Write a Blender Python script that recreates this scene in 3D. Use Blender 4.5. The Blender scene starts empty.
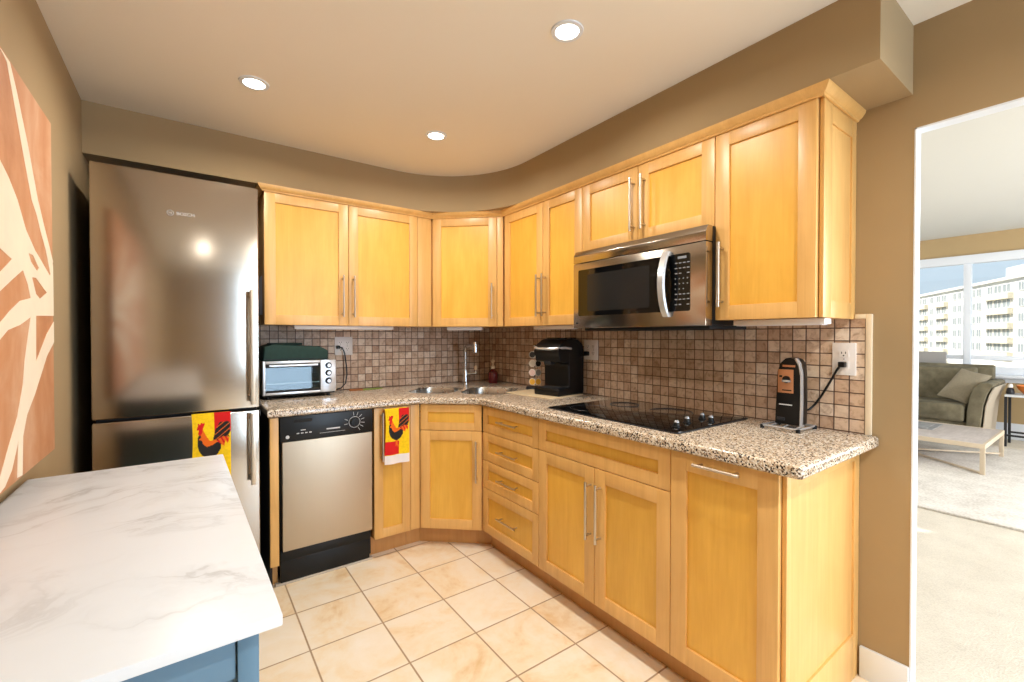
import bpy, bmesh, math, random
from mathutils import Vector, Matrix
R = math.radians
random.seed(7)
scn = bpy.context.scene
C = scn.collection

# ------------------------------------------------------------------ camera
cam = bpy.data.cameras.new('camera'); cam_o = bpy.data.objects.new('camera', cam); C.objects.link(cam_o)
cam.sensor_width = 36.0; cam.lens = 445.84 * 36.0 / 1024.0; cam.clip_start = .02; cam.clip_end = 600
cam_o.location = (-2.048, -3.144, 1.283)
cam_o.rotation_euler = (R(90 - .667), 0, R(-35.907))
scn.camera = cam_o

# ------------------------------------------------------------------ view
vs = scn.view_settings
vs.view_transform = 'Standard'; vs.look = 'None'; vs.gamma = 1; vs.use_curve_mapping = False
vs.exposure = 0.6
scn.display_settings.display_device = 'sRGB'
try:
    scn.cycles.max_bounces = 10; scn.cycles.diffuse_bounces = 6; scn.cycles.glossy_bounces = 5
    scn.cycles.use_denoising = True; scn.cycles.sample_clamp_indirect = 6.0
    scn.cycles.caustics_reflective = False; scn.cycles.caustics_refractive = False
except Exception:
    pass

def S(r, g, b, a=1.0):
    f = lambda c: (c / 255 / 12.92) if c / 255 <= .04045 else ((c / 255 + .055) / 1.055) ** 2.4
    return (f(r), f(g), f(b), a)

# ------------------------------------------------------------------ sky, sun, large lights
world = bpy.data.worlds.new('world'); scn.world = world; world.use_nodes = True
wn = world.node_tree; bgd = wn.nodes['Background']
sky = wn.nodes.new('ShaderNodeTexSky'); sky.sky_type = 'HOSEK_WILKIE'
sky.sun_direction = Vector((-.45, .62, .64)).normalized(); sky.turbidity = 3.2; sky.ground_albedo = .4
mxs = wn.nodes.new('ShaderNodeMix'); mxs.data_type = 'RGBA'; mxs.inputs[0].default_value = .72
wn.links.new(sky.outputs[0], mxs.inputs[6]); mxs.inputs[7].default_value = (.30, .375, .43, 1)
wn.links.new(mxs.outputs[2], bgd.inputs[0]); bgd.inputs[1].default_value = 1.7

def lamp(name, kind, loc, rot, energy, color, parent=None, **kw):
    l = bpy.data.lights.new(name, kind); l.energy = energy; l.color = color
    for k, v in kw.items(): setattr(l, k, v)
    o = bpy.data.objects.new(name, l); C.objects.link(o); o.location = loc; o.rotation_euler = rot
    if parent: o.parent = parent
    return o
sd = Vector((.45, -.62, -.64)).normalized()
lamp('sun', 'SUN', (0, 0, 20), sd.to_track_quat('-Z', 'Y').to_euler(), 4.6, (1, .95, .88), angle=R(1))
# daylight through the window in the wall behind the camera, plus two added living room fill lights
lamp('daylight_kitchen_window', 'AREA', (-.47, -5.38, 1.35), (R(90), 0, 0), 42, (.60, .79, 1), shape='RECTANGLE', size=.72, size_y=1.9)
lamp('living_fill_light', 'AREA', (3.4, -5.85, 1.45), (R(90), 0, 0), 165, (.92, .96, 1), shape='RECTANGLE', size=4.2, size_y=1.6)  # added unseen fill brightening the living room; the wall behind it is solid
lamp('living_side_fill_light', 'AREA', (3.2, 2.3, 1.45), (R(-90), 0, 0), 60, (.92, .96, 1), shape='RECTANGLE', size=3.6, size_y=1.6)  # second added fill from the opposite side, no window there either

# ------------------------------------------------------------------ materials
def newmat(name):
    m = bpy.data.materials.new(name); m.use_nodes = True
    nt = m.node_tree; return m, nt, nt.nodes['Principled BSDF']
def N(nt, t, **kw):
    n = nt.nodes.new(t)
    for k, v in kw.items(): setattr(n, k, v)
    return n
def L(nt, a, b): nt.links.new(a, b)
def ramp(nt, fac, stops, interp='LINEAR'):
    r = N(nt, 'ShaderNodeValToRGB'); r.color_ramp.interpolation = interp
    e = r.color_ramp.elements
    while len(e) < len(stops): e.new(.5)
    for i, (p, c) in enumerate(stops): e[i].position = p; e[i].color = c
    L(nt, fac, r.inputs[0]); return r.outputs[0]
def mth(nt, op, a, b=None, c=None):
    n = N(nt, 'ShaderNodeMath', operation=op)
    for i, v in enumerate((a, b, c)):
        if v is None: continue
        if isinstance(v, (int, float)): n.inputs[i].default_value = v
        else: L(nt, v, n.inputs[i])
    return n.outputs[0]
def mix(nt, fac, a, b, blend='MIX'):
    n = N(nt, 'ShaderNodeMix', data_type='RGBA', blend_type=blend)
    for s, v in ((n.inputs[0], fac), (n.inputs[6], a), (n.inputs[7], b)):
        if isinstance(v, (int, float, tuple)): s.default_value = v
        else: L(nt, v, s)
    return n.outputs[2]
def coords(nt, scale=(1, 1, 1), rnd=False, which='Object'):
    tc = N(nt, 'ShaderNodeTexCoord'); mp = N(nt, 'ShaderNodeMapping'); mp.inputs['Scale'].default_value = scale
    v = tc.outputs[which]
    if rnd:
        oi = N(nt, 'ShaderNodeObjectInfo'); ad = N(nt, 'ShaderNodeVectorMath', operation='ADD')
        sc = mth(nt, 'MULTIPLY', oi.outputs['Random'], 9.0)
        cb = N(nt, 'ShaderNodeCombineXYZ')
        for i in range(3): L(nt, sc, cb.inputs[i])
        L(nt, v, ad.inputs[0]); L(nt, cb.outputs[0], ad.inputs[1]); v = ad.outputs[0]
    L(nt, v, mp.inputs[0]); return mp.outputs[0]
def noise(nt, vec, scale, detail=4, rough=.55, dist=0):
    n = N(nt, 'ShaderNodeTexNoise'); n.inputs['Scale'].default_value = scale; n.inputs['Detail'].default_value = detail
    n.inputs['Roughness'].default_value = rough; n.inputs['Distortion'].default_value = dist
    if vec is not None: L(nt, vec, n.inputs['Vector'])
    return n.outputs[0]
def bump(nt, bs, h, strength=.2, dist=.01):
    b = N(nt, 'ShaderNodeBump'); b.inputs['Strength'].default_value = strength; b.inputs['Distance'].default_value = dist
    L(nt, h, b.inputs['Height']); L(nt, b.outputs[0], bs.inputs['Normal'])
def plain(name, col, rough=.5, metal=0, coat=0, spec=None, nz=None):
    m, nt, b = newmat(name)
    b.inputs['Base Color'].default_value = col; b.inputs['Roughness'].default_value = rough; b.inputs['Metallic'].default_value = metal
    if coat: b.inputs['Coat Weight'].default_value = coat
    if spec is not None: b.inputs['Specular IOR Level'].default_value = spec
    if nz:   # subtle tone variation
        v = noise(nt, coords(nt), nz[0], 4)
        d = tuple(c * (1 - nz[1]) for c in col[:3]) + (1,); u = tuple(min(1, c * (1 + nz[1])) for c in col[:3]) + (1,)
        L(nt, ramp(nt, v, [(.3, d), (.7, u)]), b.inputs['Base Color'])
        if len(nz) > 2: bump(nt, b, v, nz[2], .004)
    return m
def wood(name, dark, light, rough=.38, sc=(16, 16, 1.1)):
    m, nt, b = newmat(name)
    v = coords(nt, sc, rnd=True)
    n1 = noise(nt, v, 1.6, 5, .6, .8)
    v2 = coords(nt, (sc[0] * 9, sc[1] * 9, sc[2] * 3), rnd=True)
    n2 = noise(nt, v2, 1.5, 3, .5)
    v3 = coords(nt, (3, 3, 2.2), rnd=True); n3 = noise(nt, v3, 1.3, 3, .5, 1.2)
    f = mth(nt, 'ADD', mth(nt, 'MULTIPLY', n1, .5), mth(nt, 'ADD', mth(nt, 'MULTIPLY', n2, .2), mth(nt, 'MULTIPLY', n3, .3)))
    c = ramp(nt, f, [(.30, dark), (.50, tuple((a + d) / 2 for a, d in zip(dark, light))), (.68, light)])
    oi = N(nt, 'ShaderNodeObjectInfo')
    br = mth(nt, 'MULTIPLY_ADD', oi.outputs['Random'], .12, .94)
    cb = N(nt, 'ShaderNodeCombineXYZ')
    for i in range(3): L(nt, br, cb.inputs[i])
    L(nt, mix(nt, 1.0, c, cb.outputs[0], 'MULTIPLY'), b.inputs['Base Color'])
    b.inputs['Roughness'].default_value = rough; b.inputs['Coat Weight'].default_value = .12; b.inputs['Coat Roughness'].default_value = .3
    return m
def steel(name, col, rough=.25, sc=(2, 2, 240), st=.03):
    m, nt, b = newmat(name)
    b.inputs['Metallic'].default_value = 1; b.inputs['Base Color'].default_value = col
    n = noise(nt, coords(nt, sc), 1.0, 3)
    rr = N(nt, 'ShaderNodeMapRange'); rr.inputs[3].default_value = rough * .8; rr.inputs[4].default_value = rough * 1.2
    L(nt, n, rr.inputs[0]); L(nt, rr.outputs[0], b.inputs['Roughness'])
    w = noise(nt, coords(nt, (1.2, 1.2, 3.5)), 1.0, 1)
    h = mth(nt, 'ADD', mth(nt, 'MULTIPLY', n, .02), w)
    bump(nt, b, h, st, .05)
    return m
def tiles(nt, ax, pitch, off, gw):
    """square tiles on two axes: returns grout mask (1 in the joint), a random value per tile and a per-tile vector"""
    tc = N(nt, 'ShaderNodeTexCoord'); sp = N(nt, 'ShaderNodeSeparateXYZ'); L(nt, tc.outputs['Object'], sp.inputs[0])
    cells, ms = [], []
    for i, a in enumerate(ax):
        q = mth(nt, 'DIVIDE', mth(nt, 'SUBTRACT', sp.outputs[a], off[i]), pitch)
        fl = mth(nt, 'FLOOR', q); fr = mth(nt, 'SUBTRACT', q, fl)
        d = mth(nt, 'MINIMUM', fr, mth(nt, 'SUBTRACT', 1.0, fr))
        cells.append(fl); ms.append(d)
    d = mth(nt, 'MINIMUM', ms[0], ms[1])
    mr = N(nt, 'ShaderNodeMapRange', interpolation_type='SMOOTHSTEP'); mr.inputs[1].default_value = gw / pitch * .35; mr.inputs[2].default_value = gw / pitch * .75
    mr.inputs[3].default_value = 1; mr.inputs[4].default_value = 0; L(nt, d, mr.inputs[0])
    cb = N(nt, 'ShaderNodeCombineXYZ'); L(nt, cells[0], cb.inputs[0]); L(nt, cells[1], cb.inputs[1])
    wnz = N(nt, 'ShaderNodeTexWhiteNoise', noise_dimensions='3D'); L(nt, cb.outputs[0], wnz.inputs['Vector'])
    return mr.outputs[0], wnz.outputs['Value'], wnz.outputs['Color'], tc.outputs['Object']
def backsplash_mat(name, ax, off):
    m, nt, b = newmat(name)
    g, rv, rc, ob = tiles(nt, ax, .0495, off, .0036)
    ad = N(nt, 'ShaderNodeVectorMath', operation='MULTIPLY_ADD'); L(nt, rc, ad.inputs[0]); ad.inputs[1].default_value = (9, 9, 9); L(nt, ob, ad.inputs[2])
    n = noise(nt, ad.outputs[0], 38, 5, .65, .5)
    base = ramp(nt, rv, [(0, S(196, 168, 146)), (.35, S(214, 190, 168)), (.7, S(226, 208, 190)), (1, S(240, 228, 214))])
    mott = ramp(nt, n, [(.28, S(176, 152, 134)), (.5, S(240, 232, 224)), (.75, S(255, 252, 248))])
    c = mix(nt, .85, base, mott, 'MULTIPLY')
    L(nt, mix(nt, g, c, S(84, 60, 48)), b.inputs['Base Color'])
    b.inputs['Roughness'].default_value = .5
    bump(nt, b, mth(nt, 'SUBTRACT', mth(nt, 'MULTIPLY', n, .15), g), .55, .004)
    return m
def floor_mat():
    m, nt, b = newmat('cream_floor_tile')
    g, rv, rc, ob = tiles(nt, (0, 1), .3015, (-1.355, -1.203), .0062)
    ad = N(nt, 'ShaderNodeVectorMath', operation='MULTIPLY_ADD'); L(nt, rc, ad.inputs[0]); ad.inputs[1].default_value = (13, 13, 13); L(nt, ob, ad.inputs[2])
    n = noise(nt, ad.outputs[0], 3.4, 7, .62, 1.1)
    n2 = noise(nt, ad.outputs[0], 26, 5, .6)
    f = mth(nt, 'ADD', mth(nt, 'MULTIPLY', n, .8), mth(nt, 'ADD', mth(nt, 'MULTIPLY', n2, .2), mth(nt, 'MULTIPLY_ADD', rv, .10, -.05)))
    c = ramp(nt, f, [(.28, S(234, 226, 214)), (.46, S(231, 219, 199)), (.56, S(229, 210, 180)), (.68, S(216, 184, 140)), (.8, S(200, 162, 116))])
    L(nt, mix(nt, g, c, S(166, 140, 112)), b.inputs['Base Color'])
    b.inputs['Roughness'].default_value = .36
    bump(nt, b, mth(nt, 'SUBTRACT', mth(nt, 'MULTIPLY', n2, .1), g), .35, .003)
    return m
def granite():
    m, nt, b = newmat('speckled_granite')
    v = coords(nt)
    vo = N(nt, 'ShaderNodeTexVoronoi'); vo.inputs['Scale'].default_value = 215; L(nt, v, vo.inputs['Vector'])
    sp = N(nt, 'ShaderNodeSeparateColor'); L(nt, vo.outputs['Color'], sp.inputs[0])
    big = noise(nt, v, 16, 5, .65, .3)
    f = mth(nt, 'ADD', mth(nt, 'MULTIPLY', sp.outputs[0], .74), mth(nt, 'MULTIPLY', big, .28))
    c = ramp(nt, f, [(.17, S(30, 25, 24)), (.25, S(92, 74, 62)), (.32, S(164, 138, 112)), (.5, S(204, 184, 158)), (.68, S(216, 204, 186)), (.86, S(228, 222, 212))])
    fine = noise(nt, v, 260, 2); c = mix(nt, .5, c, ramp(nt, fine, [(.35, S(150, 135, 120)), (.55, S(255, 255, 255))]), 'MULTIPLY')
    L(nt, c, b.inputs['Base Color']); b.inputs['Roughness'].default_value = .16
    return m
def marble():
    m, nt, b = newmat('white_marble')
    v = coords(nt)
    w = N(nt, 'ShaderNodeVectorMath', operation='MULTIPLY_ADD')
    nn = N(nt, 'ShaderNodeTexNoise'); nn.inputs['Scale'].default_value = 2.2; nn.inputs['Detail'].default_value = 5; L(nt, v, nn.inputs['Vector'])
    L(nt, nn.outputs['Color'], w.inputs[0]); w.inputs[1].default_value = (.7, .7, .7); L(nt, v, w.inputs[2])
    mp = N(nt, 'ShaderNodeMapping'); mp.inputs['Rotation'].default_value = (0, 0, R(-24)); mp.inputs['Scale'].default_value = (1.0, 2.6, 1); L(nt, w.outputs[0], mp.inputs[0])
    n = noise(nt, mp.outputs[0], 2.2, 6, .6, .4)
    ridge = mth(nt, 'ABSOLUTE', mth(nt, 'SUBTRACT', n, .5))
    fade = noise(nt, v, 3.0, 2)
    c = ramp(nt, ridge, [(0, S(176, 180, 186)), (.025, S(198, 203, 210)), (.09, S(208, 214, 222))])
    c = mix(nt, ramp(nt, fade, [(.42, (0, 0, 0, 1)), (.62, (1, 1, 1, 1))]), S(209, 215, 223), c)
    L(nt, c, b.inputs['Base Color']); b.inputs['Roughness'].default_value = .32; b.inputs['Specular IOR Level'].default_value = .35
    return m
def art_mat():
    m, nt, b = newmat('orange_canvas_paint')
    v = coords(nt, (1, 1, 1))
    n = noise(nt, v, 5, 5, .6, .6); n2 = noise(nt, coords(nt, (1, 3, .8)), 2.2, 3)
    c = ramp(nt, mth(nt, 'ADD', mth(nt, 'MULTIPLY', n, .45), mth(nt, 'MULTIPLY', n2, .55)),
             [(.34, S(168, 108, 64)), (.48, S(188, 132, 90)), (.62, S(200, 156, 122))])
    L(nt, c, b.inputs['Base Color']); b.inputs['Roughness'].default_value = .7
    return m
def carpet(name, a, b_, sc=140):
    m, nt, b = newmat(name)
    v = coords(nt); n = noise(nt, v, sc, 3); n2 = noise(nt, v, 5, 4)
    f = mth(nt, 'ADD', mth(nt, 'MULTIPLY', n, .55), mth(nt, 'MULTIPLY', n2, .45))
    L(nt, ramp(nt, f, [(.35, a), (.65, b_)]), b.inputs['Base Color']); b.inputs['Roughness'].default_value = .95
    bump(nt, b, n, .5, .01); return m
def glass(name, tint=(1, 1, 1, 1), gloss=.07):
    m, nt, b = newmat(name); out = nt.nodes['Material Output']; nt.nodes.remove(b)
    t = N(nt, 'ShaderNodeBsdfTransparent'); t.inputs[0].default_value = tint
    g = N(nt, 'ShaderNodeBsdfGlossy'); g.inputs['Roughness'].default_value = .03
    mx = N(nt, 'ShaderNodeMixShader'); mx.inputs[0].default_value = gloss
    L(nt, t.outputs[0], mx.inputs[1]); L(nt, g.outputs[0], mx.inputs[2]); L(nt, mx.outputs[0], out.inputs[0]); return m
def emit(name, col, st):
    m, nt, b = newmat(name)
    b.inputs['Base Color'].default_value = col; b.inputs['Emission Color'].default_value = col; b.inputs['Emission Strength'].default_value = st
    return m

M = dict(
    ceiling=plain('cream_ceiling_paint', S(236, 230, 219), .9),
    wall=plain('tan_wall_paint', S(160, 137, 102), .85, nz=(2.5, .03)),
    wall_far=plain('tan_living_paint', S(176, 152, 112), .85),
    white_ceiling=plain('white_ceiling_paint', S(206, 205, 198), .9),
    white=plain('white_trim_paint', S(222, 228, 236), .4),
    frame=wood('maple_frame', S(206, 156, 88), S(230, 184, 114)),
    panel=wood('maple_panel', S(212, 156, 56), S(234, 184, 80), sc=(9, 9, 1.3)),
    carcass=wood('maple_carcass', S(190, 134, 74), S(206, 156, 96)),
    steel=steel('brushed_steel', S(182, 173, 162), .16, st=.018),
    steel_dw=steel('pale_brushed_steel', S(196, 182, 162), .45, (240, 2, 2), .02),
    nickel=plain('brushed_nickel', S(206, 196, 182), .3, 1),
    chrome=plain('chrome', S(225, 225, 225), .08, 1),
    sinksteel=steel('sink_steel', S(190, 186, 180), .28, (30, 30, 30), .01),
    black=plain('black_plastic', S(8, 9, 11), .34, spec=.35),
    blackgloss=plain('black_glass', S(7, 8, 10), .06, coat=.3),
    blackmatte=plain('matte_black', S(14, 14, 16), .7),
    darkgrey=plain('dark_grey_metal', S(30, 32, 38), .5),
    granite=granite(), marble=marble(), floor=floor_mat(), art=art_mat(),
    tile_back=backsplash_mat('tumbled_tile_back', (0, 2), (-.01, .917)),
    tile_right=backsplash_mat('tumbled_tile_right', (1, 2), (-2.572, .917)),
    cream=plain('cream_tile_trim', S(226, 210, 184), .4),
    blue=plain('blue_cabinet_paint', S(88, 122, 148), .45),
    grout=plain('floor_quarter_round', S(190, 180, 168), .5),
    yellow=plain('yellow_towel', S(240, 200, 16), .95, nz=(90, .12)), red=plain('red_towel', S(206, 22, 24), .95),
    orange=plain('orange_towel', S(226, 104, 20), .95), charcoal=plain('charcoal_towel', S(34, 30, 30), .95),
    towelwhite=plain('white_towel', S(232, 226, 226), .95),
    dgreen=plain('dark_green_fabric', S(22, 52, 46), .8, nz=(40, .15)),
    outlet=plain('white_outlet_plastic', S(232, 228, 226), .35),
    brush=plain('cream_brush_paint', S(226, 212, 190), .7, nz=(8, .05)),
    canvas_edge=plain('canvas_edge', S(170, 120, 84), .8),
    soap=plain('dark_red_soap', S(88, 22, 26), .15), pump=plain('cream_plastic', S(232, 218, 192), .4),
    board=plain('pale_board', S(214, 194, 160), .4, nz=(30, .06)),
    brownleather=plain('brown_cloth', S(150, 92, 48), .8), greencloth=plain('green_cloth', S(120, 140, 60), .8),
    bronze=plain('bronze_decal', S(196, 138, 98), .3, .4), silver=plain('silver_plastic', S(206, 208, 212), .25, .6),
    mark=plain('pale_print', S(205, 208, 212), .5), greymark=plain('grey_print', S(130, 134, 140), .5),
    carpet=carpet('beige_carpet', S(208, 200, 186), S(232, 224, 210)), rug=carpet('pale_shag_rug', S(196, 190, 182), S(236, 232, 226), 60),
    sofa=carpet('olive_velvet', S(86, 80, 62), S(126, 118, 96), 9), sofapale=plain('taupe_side_fabric', S(172, 160, 142), .9),
    pillow=plain('taupe_pillow', S(142, 132, 112), .9, nz=(60, .08)),
    tablewood=wood('whitewashed_wood', S(168, 156, 150), S(206, 196, 190), .5, (2, 16, 16)), tablerim=plain('pale_table_edge', S(206, 190, 166), .5),
    magazine=plain('grey_magazine', S(132, 132, 132), .5, nz=(14, .3)),
    glass=glass('window_glass'), ovenglass=glass('oven_glass', (.62, .70, .72, 1), .035),
    bldg=plain('white_stucco', S(240, 238, 232), .8), bldgband=plain('cream_balcony_stucco', S(222, 214, 192), .8), bldgwin=plain('dark_window_glass', S(150, 158, 160), .3),
    lens=emit('lamp_lens', (1, .93, .82, 1), 7.0), orangebowl=plain('orange_glaze', S(214, 120, 40), .3), greypanel=plain('grey_panel', S(150, 148, 146), .6),
    podside=plain('pod_white_plastic', S(228, 226, 222), .4), podgrey=plain('pod_grey_lid', S(150, 152, 156), .35), podblack=plain('pod_black_lid', S(40, 42, 46), .35),
    podpink=plain('pod_pink_lid', S(226, 196, 190), .35), podyellow=plain('pod_yellow_lid', S(226, 178, 70), .35), podwhite=plain('pod_pale_lid', S(220, 214, 206), .35),
    ovengrey=plain('oven_interior', S(84, 98, 100), .55), paper=plain('white_paper', S(226, 224, 232), .7), amber=plain('amber_cap', S(224, 190, 150), .4),
)

# ------------------------------------------------------------------ mesh helpers
class MB:
    def __init__(s): s.bm = bmesh.new()
    def _tag(s, n0, mi):
        s.bm.faces.ensure_lookup_table()
        for f in s.bm.faces[n0:]: f.material_index = mi
    def box(s, x0, x1, y0, y1, z0, z1, bev=0.0, mi=0, seg=2):
        b = bmesh.new(); r = bmesh.ops.create_cube(b, size=1)
        for v in b.verts:
            v.co = Vector(((x0 + x1) / 2 + v.co.x * (x1 - x0), (y0 + y1) / 2 + v.co.y * (y1 - y0), (z0 + z1) / 2 + v.co.z * (z1 - z0)))
        if bev: bmesh.ops.bevel(b, geom=b.edges[:], offset=bev, segments=seg, affect='EDGES', profile=.6)
        return s.join(b, mi)
    def join(s, b, mi=0, mat=None):
        if mat is not None: b.transform(mat)
        me = bpy.data.meshes.new('tmp'); b.to_mesh(me); b.free()
        n0 = len(s.bm.faces); s.bm.from_mesh(me); bpy.data.meshes.remove(me)
        if mi is not None: s._tag(n0, mi)
        return s
    def cyl(s, p0, p1, r0, r1=None, seg=16, mi=0, cap=True):
        p0, p1 = Vector(p0), Vector(p1); r1 = r0 if r1 is None else r1; d = p1 - p0
        b = bmesh.new(); bmesh.ops.create_cone(b, cap_ends=cap, segments=seg, radius1=r0, radius2=r1, depth=d.length)
        return s.join(b, mi, Matrix.Translation((p0 + p1) / 2) @ d.to_track_quat('Z', 'Y').to_matrix().to_4x4())
    def lathe(s, prof, c=(0, 0, 0), seg=24, mi=0, M4=None):
        b = bmesh.new(); rings = []
        for r, z in prof:
            rings.append([b.verts.new((r * math.cos(2 * math.pi * k / seg), r * math.sin(2 * math.pi * k / seg), z)) for k in range(seg)] if r > 1e-6 else [b.verts.new((0, 0, z))])
        for a, d in zip(rings, rings[1:]):
            for k in range(seg):
                k2 = (k + 1) % seg
                if len(a) == 1 and len(d) == 1: continue
                if len(a) == 1: b.faces.new((a[0], d[k], d[k2]))
                elif len(d) == 1: b.faces.new((a[k], a[k2], d[0]))
                else: b.faces.new((a[k], a[k2], d[k2], d[k]))
        bmesh.ops.recalc_face_normals(b, faces=b.faces[:])
        return s.join(b, mi, Matrix.Translation(c) @ (M4 or Matrix()))
    def tube(s, pts, r, seg=10, mi=0, closed=False):
        pts = [Vector(p) for p in pts]; n = len(pts); b = bmesh.new(); rings = []
        rr = r if isinstance(r, (list, tuple)) else [r] * n
        up = None
        for i, p in enumerate(pts):
            a = pts[(i - 1) % n] if (closed or i) else p; c = pts[(i + 1) % n] if (closed or i < n - 1) else p
            t = (c - a).normalized()
            if up is None: up = Vector((0, 0, 1)) if abs(t.z) < .9 else Vector((1, 0, 0))
            u = (up - t * up.dot(t)); u = u.normalized() if u.length > 1e-5 else t.orthogonal().normalized()
            up = u; w = t.cross(u)
            rings.append([b.verts.new(p + (u * math.cos(2 * math.pi * k / seg) + w * math.sin(2 * math.pi * k / seg)) * rr[i]) for k in range(seg)])
        m = n if closed else n - 1
        for i in range(m):
            A, B = rings[i], rings[(i + 1) % n]
            for k in range(seg): b.faces.new((A[k], A[(k + 1) % seg], B[(k + 1) % seg], B[k]))
        if not closed: b.faces.new(rings[0][::-1]); b.faces.new(rings[-1])
        bmesh.ops.recalc_face_normals(b, faces=b.faces[:])
        return s.join(b, mi)
    def prism(s, poly, d0, d1, f, bev=0, mi=0, seg=2):
        """extrude a 2-D polygon from d0 to d1; f(a, b, d) gives the 3-D point"""
        b = bmesh.new()
        A = [b.verts.new(f(p[0], p[1], d0)) for p in poly]; B = [b.verts.new(f(p[0], p[1], d1)) for p in poly]
        n = len(poly)
        for i in range(n): b.faces.new((A[i], A[(i + 1) % n], B[(i + 1) % n], B[i]))
        b.faces.new(A[::-1]); b.faces.new(B)
        bmesh.ops.recalc_face_normals(b, faces=b.faces[:])
        if bev: bmesh.ops.bevel(b, geom=[e for e in b.edges if len(e.link_faces) == 2 and e.calc_face_angle(0) > .3], offset=bev, segments=seg, affect='EDGES', profile=.6)
        return s.join(b, mi)
    def build(s, name, mats, parent=None, world=False, smooth=True, ang=34):
        if world and parent is not None: s.bm.transform(world_of(parent).inverted())
        me = bpy.data.meshes.new(name); s.bm.to_mesh(me); s.bm.free()
        for m in (mats if isinstance(mats, (list, tuple)) else [mats]): me.materials.append(m)
        if smooth:
            me.polygons.foreach_set('use_smooth', [True] * len(me.polygons)); me.set_sharp_from_angle(angle=R(ang))
        o = bpy.data.objects.new(name, me); C.objects.link(o)
        if parent is not None: o.parent = parent
        return o
def world_of(o):
    m = o.matrix_basis.copy()
    while o.parent is not None: o = o.parent; m = o.matrix_basis @ m
    return m
XY = lambda a, b, d: (a, b, d)
XZ = lambda a, b, d: (a, d, b)
YZ = lambda a, b, d: (d, a, b)
def tag(o, label=None, cat=None, group=None, kind=None):
    if label: o['label'] = label
    if cat: o['category'] = cat
    if group: o['group'] = group
    if kind: o['kind'] = kind
    return o
def thing(name, label, cat, loc, rz=0, group=None):
    o = bpy.data.objects.new(name, None); C.objects.link(o); o.empty_display_size = .05
    o.location = loc; o.rotation_euler = (0, 0, rz); return tag(o, label, cat, group)
def struct(name, mb, mats, **kw):
    return tag(mb.build(name, mats, **kw), kind='structure')
def copy_tree(o, parent=None):
    c = o.copy(); C.objects.link(c)
    if parent is not None: c.parent = parent
    for ch in [x for x in bpy.data.objects if x.parent == o]: copy_tree(ch, c)
    return c
def isect(p, d, q, e):
    den = d[0] * e[1] - d[1] * e[0]
    t = ((q[0] - p[0]) * e[1] - (q[1] - p[1]) * e[0]) / den
    return (p[0] + d[0] * t, p[1] + d[1] * t)
def offset_line(path, d, closed=False):
    """offset a 2-D polyline to its right by d (number, or one per edge)"""
    n = len(path); ne = n if closed else n - 1; lines = []
    for i in range(ne):
        a, b = path[i], path[(i + 1) % n]; u = (b[0] - a[0], b[1] - a[1]); l = math.hypot(*u); u = (u[0] / l, u[1] / l)
        dd = d[i] if isinstance(d, (list, tuple)) else d
        lines.append(((a[0] + u[1] * dd, a[1] - u[0] * dd), u, (b[0] + u[1] * dd, b[1] - u[0] * dd)))
    out = []
    for i in range(n):
        if not closed and i == 0: out.append(lines[0][0]); continue
        if not closed and i == n - 1: out.append(lines[-1][2]); continue
        A, B = lines[(i - 1) % ne], lines[i % ne]
        if abs(A[1][0] * B[1][1] - A[1][1] * B[1][0]) < 1e-6: out.append(B[0])
        else: out.append(isect(A[0], A[1], B[0], B[1]))
    return out
def arc(cx, cy, r, a0, a1, n=8):
    return [(cx + r * math.cos(R(a0 + (a1 - a0) * i / n)), cy + r * math.sin(R(a0 + (a1 - a0) * i / n))) for i in range(n + 1)]
def rrect(x0, x1, y0, y1, r, n=6):
    return arc(x1 - r, y1 - r, r, 0, 90, n) + arc(x0 + r, y1 - r, r, 90, 180, n) + arc(x0 + r, y0 + r, r, 180, 270, n) + arc(x1 - r, y0 + r, r, 270, 360, n)

ZC = 2.362        # kitchen ceiling
ZS = 2.122        # underside of the soffit
RX = .052         # thickness of the partition wall
YO = -2.703       # near end of the partition, where the opening starts
XF = 6.2          # far living room wall
# ================================================================== THE SETTING
struct('floor', MB().box(-2.44, 0, -5.4, 0, -.05, 0), M['floor'], smooth=False)
struct('floor_living_room', MB().box(0.0, XF, -6, 2.4, -.052, -.002), M['carpet'], smooth=False)
struct('wall_back', MB().box(-2.54, 0, 0, .1, 0, 2.75), M['wall'], smooth=False)
struct('wall_left', MB().box(-2.54, -2.44, -5.4, 0, 0, 2.75), M['wall'], smooth=False)
mb = MB().box(0, RX, YO, 0.1, 0, 2.75).box(0, RX, -5.0, YO, 2.004, 2.75).box(0, RX, -5.5, -5.0, 0, 2.75)
struct('wall_right', mb, M['wall'], smooth=False)
mb = MB().box(-2.54, -.85, -5.5, -5.4, 0, 2.75).box(-.10, 0, -5.5, -5.4, 0, 2.75).box(-.85, -.10, -5.5, -5.4, 0, .38).box(-.85, -.10, -5.5, -5.4, 2.32, 2.75)
struct('wall_front', mb, M['wall'], smooth=False)
struct('ceiling', MB().box(-2.54, 0, -5.5, 0, ZC, ZC + .06), M['ceiling'], smooth=False)
poly = [(-2.44, -.004), (-2.44, -.33), (-.97, -.33)] + arc(-.97, -.95, .62, 90, 0, 22)[1:] + [(-.35, YO + .006), (-.0, YO + .006), (-.0, -.004)]
struct('ceiling_soffit', MB().prism(poly, ZS, ZC, XY), M['wall'], ang=20)
# white liner of the opening into the living room
mb = MB().box(-.001, RX + .004, YO - .005, YO, 0, 2.004).box(-.001, RX + .004, -5.0, YO, 1.999, 2.0045)
struct('door_1', mb, M['white'], smooth=False)
struct('baseboard_right', MB().box(-.014, 0, YO, -2.562, 0, .116, .003), M['white'])
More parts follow.
